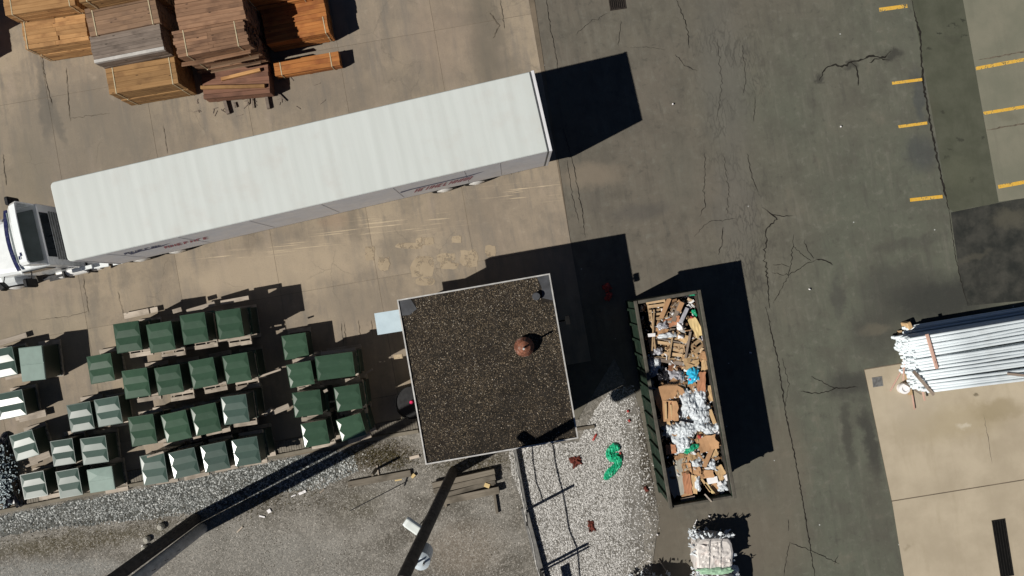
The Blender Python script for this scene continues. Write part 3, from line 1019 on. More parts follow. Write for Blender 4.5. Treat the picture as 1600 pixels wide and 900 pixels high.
def grate(q, z, nb, label, across=True, mat='iron', slot=0.5):
    c, L, D, a = fit_quad(q, 0)
    t = thing("drain_grate", label, "drain grate", (c.x, c.y, z), a)
    MB().add([(-L / 2, -D / 2, 0.0015), (L / 2, -D / 2, 0.0015), (L / 2, D / 2, 0.0015), (-L / 2, D / 2, 0.0015)], [(0, 1, 2, 3)]).build("pit", M['pit'], t, fix=False)
    fr = MB()
    for s in (-1, 1):
        fr.box((0, s * D / 2, 0.011), (L + 0.05, 0.045, 0.018))
        fr.box((s * L / 2, 0, 0.011), (0.045, D - 0.05, 0.018))
    fr.build("grate_frame", M[mat], t)
    for k in range(nb):
        f = (k + 0.5) / nb - 0.5
        if across:
            me = MB().box((f * (L - 0.06), 0, 0.009), ((L - 0.06) / nb * slot, D - 0.05, 0.014))
        else:
            me = MB().box((0, f * (D - 0.06), 0.009), (L - 0.05, (D - 0.06) / nb * slot, 0.014))
        me.build("grate_bar", M[mat], t)
    return t


grate([(949, -22), (972, -25), (978, 12), (954, 16)], -0.02, 7, "dark square storm drain grate in the asphalt at the top edge")
grate([(1550, 814), (1569, 811), (1583, 898), (1564, 901)], 0.004, 4, "long black slotted trench drain in the pale concrete apron", True, 'black_iron', 0.25)
grate([(1363, 591), (1376, 589), (1379, 602), (1365, 604)], 0.004, 5, "small grey square drain cover at the corner of the pale apron", True, 'steel', 0.8)
fc = MB()
strip(fc, [P(1537, 648), P(1545, 690), P(1550, 724)], 0.02, 0.006, 0.012)
tag(fc.build("apron_crack", M['crack_soft'], apron, fix=False), kind='stuff')

# ------------------------------------------------------------------ gravel-roofed building
M['wall'] = paint("painted_block_wall", (0.30, 0.27, 0.22), 0.8, 0.2, 0.15, 2.0, dirt=(0.12, 0.10, 0.08))
M['flash'] = paint("edge_flashing", (0.52, 0.51, 0.49), 0.45, 0.5, 0.15, 4.0, metal=0.3)
M['roof_felt'] = paint("tarred_roof", (0.022, 0.019, 0.016), 0.9, 0.1, 0.3, 3.0)
M['patch'] = paint("worn_roof_metal", (0.050, 0.053, 0.060), 0.6, 0.4, 0.3, 3.0, dirt=(0.03, 0.03, 0.03))
M['rust'] = paint("rusted_sheet", (0.17, 0.066, 0.038), 0.75, 0.3, 0.5, 9.0, dirt=(0.34, 0.27, 0.235), dirt_amt=0.8)
M['black'] = paint("black_rubber", (0.015, 0.015, 0.016), 0.7, 0.3)
M['door'] = paint("grey_door", (0.18, 0.19, 0.2), 0.5, 0.4)
M['glass'] = paint("dark_glass", (0.015, 0.02, 0.024), 0.08, 0.6)
RH = 3.4
rq = [(622, 468), (860, 427), (903, 685), (663, 727)]
c, RL, RD, ra = fit_quad(rq, RH)
bld = thing("yard_building", "small square yard building with flat dark gravel roof", "building", (c.x, c.y, 0), ra)
ov = 0.22
for nm, cx, cy, sx, sy in (("wall", 0, -RD / 2 + ov + .09, RL - 2 * ov, .18), ("wall", 0, RD / 2 - ov - .09, RL - 2 * ov, .18), ("wall", -RL / 2 + ov + .09, 0, .18, RD - 2 * ov - .36), ("wall", RL / 2 - ov - .09, 0, .18, RD - 2 * ov - .36)):
    MB().box((cx, cy, (RH - .26) / 2), (sx, sy, RH - .26)).build(nm, M['wall'], bld)
d = MB().box((-0.8, -RD / 2 + ov - .012, 1.05), (0.95, .03, 2.1)).build("door", M['door'], bld, 0.006)
MB().tube((-0.47, -RD / 2 + ov - .03, 1.0), (-0.47, -RD / 2 + ov - .10, 1.0), .025).build("door_handle", M['steel'], d)
for sx in (-1, 1):
    wn_ = MB().box((sx * (RL / 2 - ov + .012), 0.6, 1.6), (.03, 1.1, 0.9)).build("window", M['steel'], bld, 0.005)
    MB().box((sx * (RL / 2 - ov + .03), 0.6, 1.6), (.012, 0.95, 0.76)).build("pane", M['glass'], wn_)
rf = MB().box((0, 0, RH - .155), (RL - .05, RD - .05, .21)).build("roof", M['roof_felt'], bld)
for nm, cx, cy, sx, sy in ((0, 0, -RD / 2 + .022, RL, .044), (0, 0, RD / 2 - .022, RL, .044), (0, -RL / 2 + .022, 0, .044, RD - .088), (0, RL / 2 - .022, 0, .044, RD - .088)):
    MB().box((cx, cy, RH - .12), (sx, sy, .24)).build("edge_flashing", M['flash'], rf)
cr_, sr_ = math.cos(-ra), math.sin(-ra)


def loc_roof(px, py, z=RH):
    p = P(px, py, z) - Vector((c.x, c.y, 0))
    return Vector((p.x * cr_ - p.y * sr_, p.x * sr_ + p.y * cr_, z))


def blocky(pts, z0, z1):
    return MB().prism([(p.x, p.y) for p in pts], z0, z1)


hl = (RL / 2 - .05, RD / 2 - .05)


def roof_den(x, y):
    if x < -hl[0] + .55 and y > hl[1] - .55 + (x + hl[0]) * .35:
        return 0.06
    if x > hl[0] - .38 and y > hl[1] - 0.9:
        return 0.06
    return min(1, 0.78 + 0.5 * mn.noise(Vector((x * .8, y * .8, 2))) + 0.10 * y)


stones("roof_gravel", [(-hl[0], -hl[1]), (hl[0], -hl[1]), (hl[0], hl[1]), (-hl[0], hl[1])], 1900, 0.046, RH - .05, M['roof_pebble'], rf, dens=roof_den)
pq = [(-hl[0], hl[1]), (-hl[0], hl[1] - .5), (-hl[0] + .28, hl[1] - .52), (-hl[0] + .55, hl[1] - .36), (-hl[0] + .4, hl[1])]
MB().prism(pq, RH - .05, RH - .036).build("bare_patch", M['patch'], rf)
pq = [(hl[0], hl[1]), (hl[0] - .4, hl[1]), (hl[0] - .30, hl[1] - .35), (hl[0] - .34, hl[1] - .72), (hl[0], hl[1] - .86)]
MB().prism(pq, RH - .05, RH - .036).build("bare_patch", M['patch'], rf)
# rusty ventilator with its rod
v = loc_roof(819, 542, RH + .2)
vt = MB().tube((v.x, v.y, RH - .05), (v.x, v.y, RH + .14), .17, .17, 18).build("roof_vent", M['rust'], bld)
cap = MB()
secs = []
for r, z in ((.32, .14), (.335, .16), (.325, .22), (.2, .42), (.06, .5)):
    secs.append([(v.x + r * math.cos(a * math.pi / 10), v.y + r * math.sin(a * math.pi / 10), RH + z) for a in range(20)])
cap.loft(secs).build("vent_cap", M['rust'], vt)
MB().tube((v.x - .02, v.y, RH + .46), (v.x - .03, v.y, RH + 1.05), .035, .035, 8).build("vent_rod", M['flash'], vt)
v = loc_roof(838, 463, RH + .1)
pp = MB().tube((v.x, v.y, RH - .05), (v.x, v.y, RH + .12), .115, .115, 14).build("vent_pipe", M['patch'], bld)
MB().tube((v.x, v.y, RH + .12), (v.x, v.y, RH + .16), .14, .12, 14).build("vent_cap", M['patch'], pp)
# bracket and box added at the east eave to cast a shadow spike
M['matte_dark'] = paint("dark_matte_metal", (0.012, 0.012, 0.012), 0.95, 0.05)
wl = MB().box((RL / 2 + .10, 1.15, RH - .28), (.5, .05, .05)).build("shadow_bracket", M['matte_dark'], bld)
MB().box((RL / 2 + .34, 1.15, RH - .22), (.14, .30, .12)).build("shadow_box", M['matte_dark'], wl, 0.01)
# pale blue awning on the west wall
M['paleblue'] = paint("pale_blue_sheet", (0.47, 0.58, 0.64), 0.4, 0.4, 0.06, 2.0, dirt=(0.34, 0.42, 0.46), dirt_amt=0.4)
aq = [(585, 490), (640, 480.5), (645, 515), (590, 523)]
ac, al, ad, aa = fit_quad(aq, 2.4)
aw = thing("awning", "pale blue sheet metal awning on the building's west side", "awning", (ac.x, ac.y, 2.4), aa)
MB().box((0, 0, 0), (al, ad, .03)).build("awning_sheet", M['paleblue'], aw, 0.004)
for s in (-1, 1):
    MB().beam((-al / 2 + .1, s * (ad / 2 - .04), -.02), (al / 2 - .05, s * (ad / 2 - .04), -.5), .03, .03).build("bracket", M['steel'], aw)
# black drum half under the eave
dz = 0.85
p = P(643, 629, dz)
dr = thing("open_drum", "round black drum with a pink red knob beside the building's west wall", "drum", (p.x, p.y, 0))
MB().tube((0, 0, 0), (0, 0, dz - .02), .56, .58, 28).build("drum_body", M['black'], dr)
secs = []
for r, z in ((.58, dz - .02), (.61, dz - .02), (.61, dz + .03), (.58, dz + .03)):
    secs.append([(r * math.cos(a * math.pi / 16), r * math.sin(a * math.pi / 16), z) for a in range(32)])
secs.append(secs[0])
MB().loft(secs, cap=False).build("drum_rim", M['matte_dark'], dr)
M['pink'] = paint("pink_red_plastic", (0.75, 0.03, 0.13), 0.35, 0.5)
MB().tube((0, .02, dz), (0, .02, dz + .12), .075, .06, 12).build("drum_knob", M['pink'], dr, 0.01)
M['pine'] = wood("pale_pine", (0.40, 0.31, 0.2), (0.5, 0.4, 0.27), (0.25, 0.18, 0.11))
p = P(628, 552)
tag(MB().beam((p.x - .16, p.y - .06, .9), (p.x + .24, p.y + .03, 1.5), .16, .03).build("wood_offcut", M['pine']), "short pale board leaning on the building's west wall", "board")

# ------------------------------------------------------------------ semi trailer
def mat_trailer_roof():
    t = NT("white_trailer_roof")
    o = t.obj()
    rib = t.noise(t.map(o, scale=(.32, 5, 1)), 1.0, 4, 0.6)
    big = t.noise(o, .9, 5, .65)
    c = t.mix(t.rng(rib, .3, .7), (.545, .578, .556), (.585, .62, .60))
    c = t.mix(t.math('MULTIPLY', t.rng(big, .5, .75), .5), c, (.525, .52, .49))
    st = t.noise(t.map(o, scale=(.12, .9, 1)), 1.0, 5, .7)
    c = t.mix(t.math('MULTIPLY', t.rng(st, .62, .78), .2), c, (.40, .385, .35))
    w_ = t.n("TexWave", wave_type='BANDS', bands_direction='X')
    t.put(w_.inputs["Vector"], o)
    w_.inputs["Scale"].default_value = .82
    w_.inputs["Distortion"].default_value = .6
    w_.inputs["Detail"].default_value = 1
    t.bump(w_.outputs["Fac"], .04, .05)
    return t.done(c, .42, .4)


M['trailer_roof'] = mat_trailer_roof()
M['trailer_side'] = paint("white_trailer_side", (0.66, 0.66, 0.68), 0.4, 0.4, 0.04, 1.5, dirt=(0.5, 0.48, 0.46), dirt_amt=0.4)
M['chassis'] = paint("black_chassis", (0.02, 0.02, 0.022), 0.6, 0.4, 0.3)
M['tyre'] = paint("tyre_rubber", (0.018, 0.018, 0.018), 0.85, 0.2, 0.3)
M['alloy'] = paint("polished_alloy", (0.85, 0.85, 0.83), 0.3, 0.5, 0.08, 8, metal=0.1)
M['navy'] = paint("navy_print", (0.055, 0.07, 0.15), 0.5, 0.3)
M['red_print'] = paint("red_print", (0.36, 0.085, 0.12), 0.5, 0.3)
M['seam'] = paint("panel_seam_grey", (0.50, 0.50, 0.52), 0.5, 0.3)
M['gutter'] = paint("grey_gutter", (0.07, 0.075, 0.08), 0.5, 0.4)
fl, fr_, rl, rr = P(78, 285, 4.1), P(104, 410, 4.1), P(835, 110, 4.1), P(864, 234, 4.1)
TA = math.atan2((rl - fl).y, (rl - fl).x)
T0 = (fl + fr_) / 2
TL, TW = 16.15, 2.66
tr = thing("semi_trailer", "long white box semi trailer parked across the concrete yard", "trailer", (T0.x, T0.y, 0), TA)
hw = TW / 2


def rrect(x0, x1, hw_, r, z, rear=False):
    pts = []
    for cx, cy, a0 in ((x0 + r, -hw_ + r, 180), (x1, -hw_, None), (x1, hw_, None), (x0 + r, hw_ - r, 90)):
        if a0 is None:
            pts.append((cx, cy, z))
        else:
            for k in range(5):
                a = rad(a0 + k * 22.5)
                pts.append((cx + r * math.cos(a), cy + r * math.sin(a), z))
    return pts


MB().loft([rrect(.02, TL - .16, hw - .012, .15, 4.03), rrect(0, TL - .16, hw, .16, 4.06), rrect(.03, TL - .16, hw - .03, .14, 4.1)]).build("roof", M['trailer_roof'], tr, 0.008)
for s in (-1, 1):
    sp = MB().box((TL / 2 + .05, s * (hw - .03), 2.6), (TL - .42, .05, 2.86)).build("side_panel", M['trailer_side'], tr)
    MB().box((TL / 2 + .05, s * (hw - .035), 1.13), (TL - .42, .05, .08)).build("bottom_rail", M['chassis'], sp)
    for x in (1.2, 3.6, 6.0, 8.4, 10.8, 13.2, 14.4):
        MB().box((x, s * (hw - .002), 2.65), (.010, .006, 2.6)).build("panel_seam", M['seam'], sp)
MB().loft([rrect(.0, .2, hw, .17, 1.12), rrect(.0, .2, hw, .17, 4.03)]).build("front_wall", M['trailer_side'], tr)
MB().box((TL / 2, 0, 1.14), (TL - .1, TW - .12, .10)).build("floor", M['chassis'], tr)
fb = MB()
for s in (-.45, .45):
    fb.box((10.5, s, .93), (10.6, .12, .3))
    fb.box((13, s, .72), (3.2, .1, .16))
fb.build("frame_rail", M['chassis'], tr)
rfm = MB()
rfm.box((TL - .05, 0, 4.02), (.1, TW + .02, .15))
for s in (-1, 1):
    rfm.box((TL - .05, s * (hw - .04), 2.55), (.1, .1, 2.78))
rfm.box((TL - .05, 0, 1.1), (.1, TW, .12))
rfo = rfm.build("rear_frame", M['trailer_side'], tr, 0.008)
MB().box((TL - .13, 0, 4.065), (.06, TW - .04, .05)).build("roof_gutter", M['gutter'], rfo)
MB().box((TL - .13, -hw + .02, 2.6), (.06, .06, 2.9)).build("corner_strip", M['gutter'], rfo)
for s in (-1, 1):
    dd = MB().box((TL - .03, s * (hw / 2 - .03), 2.55), (.05, hw - .1, 2.76)).build("rear_door", M['trailer_side'], tr, 0.006)
    for k in (.25, .95):
        MB().tube((TL + .02, s * k, 1.2), (TL + .02, s * k, 3.9), .018, n=8).build("lock_rod", M['alloy'], dd)
    MB().box((TL + .03, s * .6, 1.75), (.03, .35, .03)).build("door_handle", M['alloy'], dd)
bp = MB().box((TL - .08, 0, .5), (.1, 2.3, .1))
for s in (-.7, .7):
    bp.box((TL - .08, s, .8), (.08, .08, .56))
bp.build("rear_bumper", M['chassis'], tr)
for s in (-1, 1):
    tl_ = MB().box((TL + .01, s * 1.1, 1.1), (.03, .25, .08)).build("tail_light", M['red_print'], tr)
    MB().box((TL - 1.9 + .55, s * .95, .65), (.012, .6, .7)).build("mud_flap", M['black'], tr)


def wheel_set(par, x, s, yo, r=.51, dual=True, hubmat='alloy'):
    """dual wheel on one side: tyre and hub under one part"""
    wo = bpy.data.objects.new("wheel", None)
    COL.objects.link(wo)
    wo.parent = par
    wo.location = (x, s * yo, r)
    t_ = MB()
    for k in range(2 if dual else 1):
        y0 = -s * (k * .34)
        secs = []
        for rr_, yy in ((r * .55, 0.0), (r * .9, .0), (r, -.05), (r, -.24), (r * .9, -.29), (r * .55, -.29)):
            secs.append([(rr_ * math.cos(a * math.pi / 14), y0 + s * yy, rr_ * math.sin(a * math.pi / 14)) for a in range(28)])
        t_.loft(secs)
    t_.build("tyre", M['tyre'], wo)
    h = MB()
    secs = []
    for rr_, yy in ((r * .58, -.06), (r * .58, .01), (r * .5, .015), (r * .42, .03), (r * .3, .045), (r * .2, .06), (r * .12, .065), (0.02, .065)):
        secs.append([(rr_ * math.cos(a * math.pi / 12), s * yy, rr_ * math.sin(a * math.pi / 12)) for a in range(24)])
    h.loft(secs).build("hub", M[hubmat], wo)
    return wo


for x in (12.25, 13.47):
    for s in (-1, 1):
        wheel_set(tr, x, s, 1.28)
ax = MB()
for x in (12.25, 13.47):
    ax.tube((x, -1.2, .51), (x, 1.2, .51), .07)
ax.build("axle", M['chassis'], tr)
for s in (-1, 1):
    lg = MB().box((3.4, s * .85, .62), (.14, .14, 1.0)).build("landing_leg", M['chassis'], tr)
    MB().box((3.4, s * .85, .06), (.3, .3, .05)).build("foot", M['chassis'], lg)
# lettering on the south side: slanted strokes under a swoosh
yo = -hw - .004


def glyphs(x0, x1, z0, z1, n, mat, name, seed):
    r = random.Random(seed)
    wd = (x1 - x0) / n
    for k in range(n):
        mb = MB()
        xa = x0 + k * wd
        sl = .18
        zt, zb = z1, z0
        kind = r.choice("LETRANFH")
        lw = wd * .20
        def st(xb, xt, za=zb, zc=zt):
            mb.add([(xa + xb, yo, za), (xa + xb + lw, yo, za), (xa + xt + lw, yo, zc), (xa + xt, yo, zc)], [(0, 1, 2, 3)])
        def br(f, l=.62):
            z = zb + (zt - zb) * f
            o_ = sl * f
            mb.add([(xa + o_, yo - .001, z - .05), (xa + o_ + wd * l, yo - .001, z - .05), (xa + o_ + wd * l, yo - .001, z + .05), (xa + o_, yo - .001, z + .05)], [(0, 1, 2, 3)])
        st(0, sl)
        if kind in "LE":
            br(.06)
        if kind in "ETRFP":
            br(.93)
        if kind in "EFRAH":
            br(.5)
        if kind in "RANH":
            st(wd * .58, wd * .58 + sl)
        mb.build(name, mat, sd_panel, fix=False)


sd_panel = [q for q in COL.objects if q.name.startswith("side_panel")][0]


def swoosh(x0, x1, z):
    mb = MB()
    mb.add([(x0 - .15, yo, z - .22), (x0 + .25, yo, z - .02), (x1, yo, z), (x1 + .5, yo, z + .30), (x1 + .35, yo, z + .30), (x1 - .1, yo, z + .16), (x0 + .2, yo, z + .14), (x0 - .1, yo, z + .05)], [tuple(range(8))])
    mb.build("blue_swoosh", M['navy'], sd_panel, fix=False)


swoosh(11.0, 13.35, 2.75)
glyphs(11.25, 13.3, 1.95, 2.6, 10, M['red_print'], "red_letter", 3)
swoosh(1.55, 2.5, 2.9)
glyphs(1.3, 2.7, 2.95, 3.35, 6, M['navy'], "blue_letter", 8)
glyphs(2.4, 4.0, 2.3, 2.8, 7, M['red_print'], "red_letter", 4)

# ------------------------------------------------------------------ truck tractor
M['cab'] = paint("white_truck_paint", (0.72, 0.75, 0.75), 0.28, 0.5, 0.03, 2, coat=0.5)
M['visor'] = paint("dark_blue_visor", (0.018, 0.022, 0.075), 0.2, 0.5)
M['cabin_grey'] = paint("bare_fairing_inside", (0.16, 0.19, 0.185), 0.6, 0.3, 0.15, 2)
M['deck'] = paint("ribbed_deck_metal", (0.25, 0.26, 0.25), 0.5, 0.5, 0.2, 6, metal=0.4)
tk = thing("semi_truck", "white day cab truck tractor coupled to the long trailer", "truck", (T0.x, T0.y, 0), TA)


def sec(x, hw_, z0, z1, r=.12, bulge=0.0):
    """rounded cross section of the cab at x"""
    pts = []
    for cy, cz, a0 in ((hw_ - r, z0 + r, -90), (hw_ - r, z1 - r, 0), (-hw_ + r, z1 - r, 90), (-hw_ + r, z0 + r, 180)):
        for k in range(4):
            a = rad(a0 + k * 30)
            pts.append((x, cy + r * math.cos(a), cz + r * math.sin(a)))
    return pts


cabb = MB()
cabb.loft([sec(-3.0, 1.0, .95, 1.95, .2), sec(-2.85, 1.06, .9, 2.05, .15), sec(-2.35, 1.07, .9, 2.85, .15), sec(-1.95, 1.08, .9, 2.95, .12), sec(-1.32, 1.08, .9, 2.9, .1), sec(-1.3, 1.05, .95, 2.86, .1)])
cab = cabb.build("cab_body", M['cab'], tk, smooth=False)
MB().add([(-2.9, -.92, 2.1), (-2.9, .92, 2.1), (-2.42, .88, 2.83), (-2.42, -.88, 2.83), (-2.87, -.92, 2.13), (-2.87, .92, 2.13), (-2.39, .88, 2.86), (-2.39, -.88, 2.86)],
         [(0, 3, 2, 1), (4, 5, 6, 7), (0, 1, 5, 4), (1, 2, 6, 5), (2, 3, 7, 6), (3, 0, 4, 7)]).build("windscreen", M['glass'], cab)
MB().box((-1.285, 0, 2.60), (.03, 1.55, .46)).build("rear_window", M['glass'], cab)
for k in range(9):
    MB().box((-1.28, 0, 1.15 + k * .14), (.04, 1.7, .05)).build("back_rib", M['deck'], cab)
for s in (-1, 1):
    dr_ = MB().box((-2.0, s * 1.085, 1.55), (1.0, .03, 1.2)).build("cab_door", M['cab'], tk, 0.01)
    MB().box((-2.0, s * 1.09, 2.4), (.85, .03, .5)).build("door_window", M['glass'], dr_)
    MB().box((-1.6, s * 1.11, 1.6), (.16, .03, .04)).build("door_handle", M['chassis'], dr_)
# roof fairing: hollow shell open to the rear
outer, inner = [], []
for x, hh, z in ((-2.18, .88, 2.96), (-2.1, .93, 3.14), (-1.9, 1.0, 3.52), (-1.65, 1.04, 3.82), (-1.36, 1.06, 3.97)):
    o_, i_ = [], []
    for yy, zz in ((-hh, 2.75), (-hh, z - .12), (-hh + .09, z - .02), (-hh * .5, z + .02), (0, z + .03), (hh * .5, z + .02), (hh - .09, z - .02), (hh, z - .12), (hh, 2.75)):
        o_.append((x, yy, zz))
        i_.append((x + (.05 if x < -2.2 else 0), yy * .95, 2.75 if zz == 2.75 else max(2.76, zz - .05)))
    outer.append(o_)
    inner.append(i_)
fa = MB()
n_ = 9
fa.loft(outer, cap=False, closed=False)
fa.loft(inner, cap=False, closed=False)
o2 = 5 * n_
for k in range(n_ - 1):
    fa.f.append((4 * n_ + k, 4 * n_ + k + 1, o2 + 4 * n_ + k + 1, o2 + 4 * n_ + k))
    fa.f.append((k, k + 1, o2 + k + 1, o2 + k))
fair = fa.build("roof_fairing", M['cab'], tk)
lin = MB().box((-1.75, 0, 2.965), (.7, 1.75, .02)).build("fairing_floor", M['cabin_grey'], fair)
MB().box((-2.02, 0, 3.2), (.03, 1.7, .42)).build("fairing_bulkhead", M['cabin_grey'], fair)
for k, (ax_, ay) in enumerate(((-1.62, -.80), (-1.54, -.70))):
    MB().box((ax_, ay, 3.885 + .03 * k), (.05, .12, .012)).build("blue_mark", M['visor'], fair)
vs2 = []
for z, dx in ((2.93, 0), (2.99, 0)):
    vs2.append([(-2.36 - .14 * (1 - (y / 1.05) ** 2) + dx + o, y, z) for o in (0,) for y in np.linspace(-1.05, 1.05, 9)] + [(-2.25 - .14 * (1 - (y / 1.05) ** 2), y, z) for y in np.linspace(1.05, -1.05, 9)])
MB().loft(vs2).build("sun_visor", M['visor'], cab)
hood = MB()
hood.loft([sec(-2.93, 1.0, 1.0, 2.03, .22), sec(-3.3, .98, 1.0, 1.96, .25), sec(-4.0, .93, .95, 1.84, .28), sec(-4.7, .86, .9, 1.66, .3), sec(-5.0, .78, .85, 1.5, .3)])
hd = hood.build("hood", M['cab'], tk, smooth=False)
MB().box((-5.02, 0, 1.15), (.05, 1.1, .6)).build("grille", M['alloy'], hd)
for s in (-1, 1):
    f_ = MB()
    secs = []
    for x, z in ((-4.95, .75), (-4.8, 1.1), (-4.45, 1.34), (-4.0, 1.40), (-3.6, 1.3), (-3.3, 1.0), (-3.2, .8)):
        secs.append([(x, s * .7, z), (x, s * 1.12, z - .03), (x, s * 1.22, z - .13), (x, s * 1.2, z - .2), (x, s * .7, z - .08)])
    f_.loft(secs)
    fd = f_.build("fender", M['cab'], tk)
    MB().box((-4.96, s * .98, 1.0), (.06, .32, .22)).build("headlight", M['alloy'], fd, 0.02)
    mm = MB().box((-2.4, s * 1.45, 2.35), (.16, .30, .62)).build("side_mirror", M['black'], tk, 0.04)
    MB().beam((-2.3, s * 1.05, 2.3), (-2.4, s * 1.36, 2.3), .03, .03).build("mirror_arm", M['black'], mm)
    h_ = MB().box((-3.7, s * 1.28, 1.85), (.2, .3, .3), rz=rad(-35 * s)).build("hood_mirror", M['black'], tk, 0.03)
    MB().beam((-3.65, s * .9, 1.7), (-3.7, s * 1.2, 1.8), .025, .025).build("mirror_arm", M['black'], h_)
    wheel_set(tk, -4.05, s, 1.22, .5, False)
    for x in (.69, 2.04):
        wheel_set(tk, x, s, 1.26)
    ft = MB().tube((-2.3, s * 1.0, .68), (-.75, s * 1.0, .68), .3, .3, 18).build("fuel_tank", M['alloy'], tk)
    for x in (-2.0, -1.1):
        MB().box((x, s * 1.0, .7), (.06, .66, .66)).build("tank_strap", M['chassis'], ft)
    sk = MB()
    sk.box((-1.15, s * 1.2, 1.25), (.75, .14, .05))
    sk.box((-.55, s * 1.19, 1.05), (.55, .2, .05), rz=rad(4 * s))
    sk.box((.02, s * 1.2, .95), (.4, .2, .05))
    sk.build("side_skirt", M['cab'], tk, 0.01)
    st_ = MB().box((-2.45, s * 1.2, .55), (.7, .18, .05))
    st_.box((-2.45, s * 1.2, .9), (.7, .12, .05))
    st_.build("cab_step", M['chassis'], tk)
    q = MB()
    for x0 in (.69, 2.04):
        secs = []
        for a in range(20, 161, 20):
            xx, zz = x0 + .6 * math.cos(rad(a)), .51 + .58 * math.sin(rad(a))
            secs.append([(xx, s * .75, zz), (xx, s * 1.26, zz), (xx, s * 1.26, zz + .02), (xx, s * .75, zz + .02)])
        q.loft(secs)
    q.build("mud_guard", M['chassis'], tk)
fr2 = MB()
for s in (-.42, .42):
    fr2.box((-1.2, s, .85), (8.0, .1, .26))
fr2.build("chassis_rail", M['chassis'], tk)
dk_ = MB().box((-.62, 0, 1.02), (1.1, 1.5, .03)).build("deck_plate", M['deck'], tk)
for k in range(9):
    MB().box((-.62, -.64 + k * .16, 1.045), (1.06, .035, .02)).build("deck_rib", M['deck'], dk_)
MB().tube((1.35, 0, 1.0), (1.35, 0, 1.08), .45, .45, 18).build("fifth_wheel", M['chassis'], tk)
for k, y in enumerate((-.15, .0, .15)):
    MB().path([(-1.25, y, 1.7), (-.9, y * 2, 1.25), (-.45, y * 1.5, 1.2), (.0, y, 1.75)], .022, 6).build("air_hose", M['chassis'], tk)
MB().path([(-.55, 1.05, 2.9), (-.3, 1.1, 2.95), (0, 1.05, 2.8)], .02, 6).build("grab_rail", M['chassis'], tk)

# ------------------------------------------------------------------ stacked lumber packs
W = {
    'orange': wood("fresh_orange_boards", (0.38, 0.20, 0.078), (0.50, 0.285, 0.122), (0.22, 0.105, 0.042), rnd_amt=0.4),
    'amber': wood("amber_boards", (0.255, 0.14, 0.056), (0.33, 0.19, 0.08), (0.14, 0.072, 0.030), rnd_amt=0.35),
    'brown': wood("brown_boards", (0.205, 0.125, 0.076), (0.265, 0.168, 0.105), (0.125, 0.08, 0.055), rnd_amt=0.4),
    'grey': wood("greyed_boards", (0.165, 0.13, 0.105), (0.235, 0.19, 0.158), (0.085, 0.066, 0.054), rnd_amt=0.4),
    'red': wood("reddish_weathered_boards", (0.225, 0.124, 0.072), (0.31, 0.18, 0.108), (0.11, 0.06, 0.038), rnd_amt=0.5),
    'cedar': wood("cedar_orange_boards", (0.36, 0.13, 0.035), (0.44, 0.185, 0.055), (0.20, 0.062, 0.022), rnd_amt=0.35),
    'plum': wood("plum_brown_boards", (0.165, 0.080, 0.052), (0.21, 0.108, 0.070), (0.095, 0.048, 0.033), rnd_amt=0.3),
    'pale': wood("pale_pallet_boards", (0.33, 0.28, 0.225), (0.48, 0.415, 0.345), (0.18, 0.148, 0.115), rnd_amt=0.5),
}
M['strap'] = paint("plastic_strap", (0.48, 0.41, 0.27), 0.4, 0.4)
M['white_paint'] = paint("white_painted_edge", (0.48, 0.46, 0.43), 0.6, 0.3)
_cache = {}


def board_mesh(L, w_, h_, mat, salt=0):
    key = (round(L, 2), round(w_, 3), round(h_, 3), mat.name, salt)
    if key not in _cache:
        _cache[key] = MB().box((0, 0, 0), (L, w_, h_)).mesh("board", mat, bevel=0.006)
    return _cache[key]


def pack(ctr, L, D, ang, z0, h, mat, label, nb=7, nl=5, strap=True, jit=0.012, seam=False, white=False, topgap=.004, cat="lumber pack", group="strapped packs of boards in the crate yard"):
    t = thing("lumber_pack", label, cat, (ctr.x, ctr.y, z0), ang, group)
    r = random.Random(hash((round(ctr.x, 1), round(ctr.y, 1), round(z0, 1))) & 0xffff)
    bearer = 0.07
    lh = (h - bearer) / nl
    bw = D / nb
    for sx in (-.38, 0, .38):
        MB().box((sx * L, 0, bearer / 2), (.09, D - .02, bearer)).build("bearer", W[mat], t)
    inner = MB()
    for l in range(nl):
        z = bearer + (l + .5) * lh
        for b in range(nb):
            y = (b + .5) * bw - D / 2
            dx = r.uniform(-jit, jit)
            gap = .003 if l < nl - 1 else topgap
            vis = l == nl - 1 or b in (0, nb - 1)
            dz = r.uniform(-.006, .006) if l == nl - 1 else 0
            dy = r.uniform(-.004, .010) * (-1 if b == 0 else 1 if b == nb - 1 else 0)
            if not vis:
                inner.box((dx, y, z), (L, bw - gap, lh - .004))
                continue
            if seam and l == nl - 1:
                cut = r.uniform(-.05, .05) * L
                for xa, xb in ((-L / 2 + dx, cut - .004), (cut + .004, L / 2 + dx)):
                    link("board", board_mesh(round(xb - xa, 1), bw - gap, lh - .004, W[mat]), t, ((xa + xb) / 2, y + dy, z + dz))
            else:
                o = link("board", board_mesh(L, bw - gap, lh - .004, W[mat]), t, (dx, y + dy, z + dz))
                if white and l == nl - 1 and b == 0:
                    o.data = board_mesh(L, bw - gap, lh - .004, M['white_paint'])
    tag(inner.build("inner_boards", W[mat], t), kind='stuff')
    if strap:
        for sx in strap if isinstance(strap, tuple) else (-.40, .40):
            mb = MB()
            e = .008
            mb.box((sx * L, 0, h + e), (.032, D + .03, .004))
            for s in (-1, 1):
                mb.box((sx * L, s * (D / 2 + e + .004), h / 2 + .03), (.032, .004, h - .05))
            mb.build("strap", M['strap'], t)
    return t


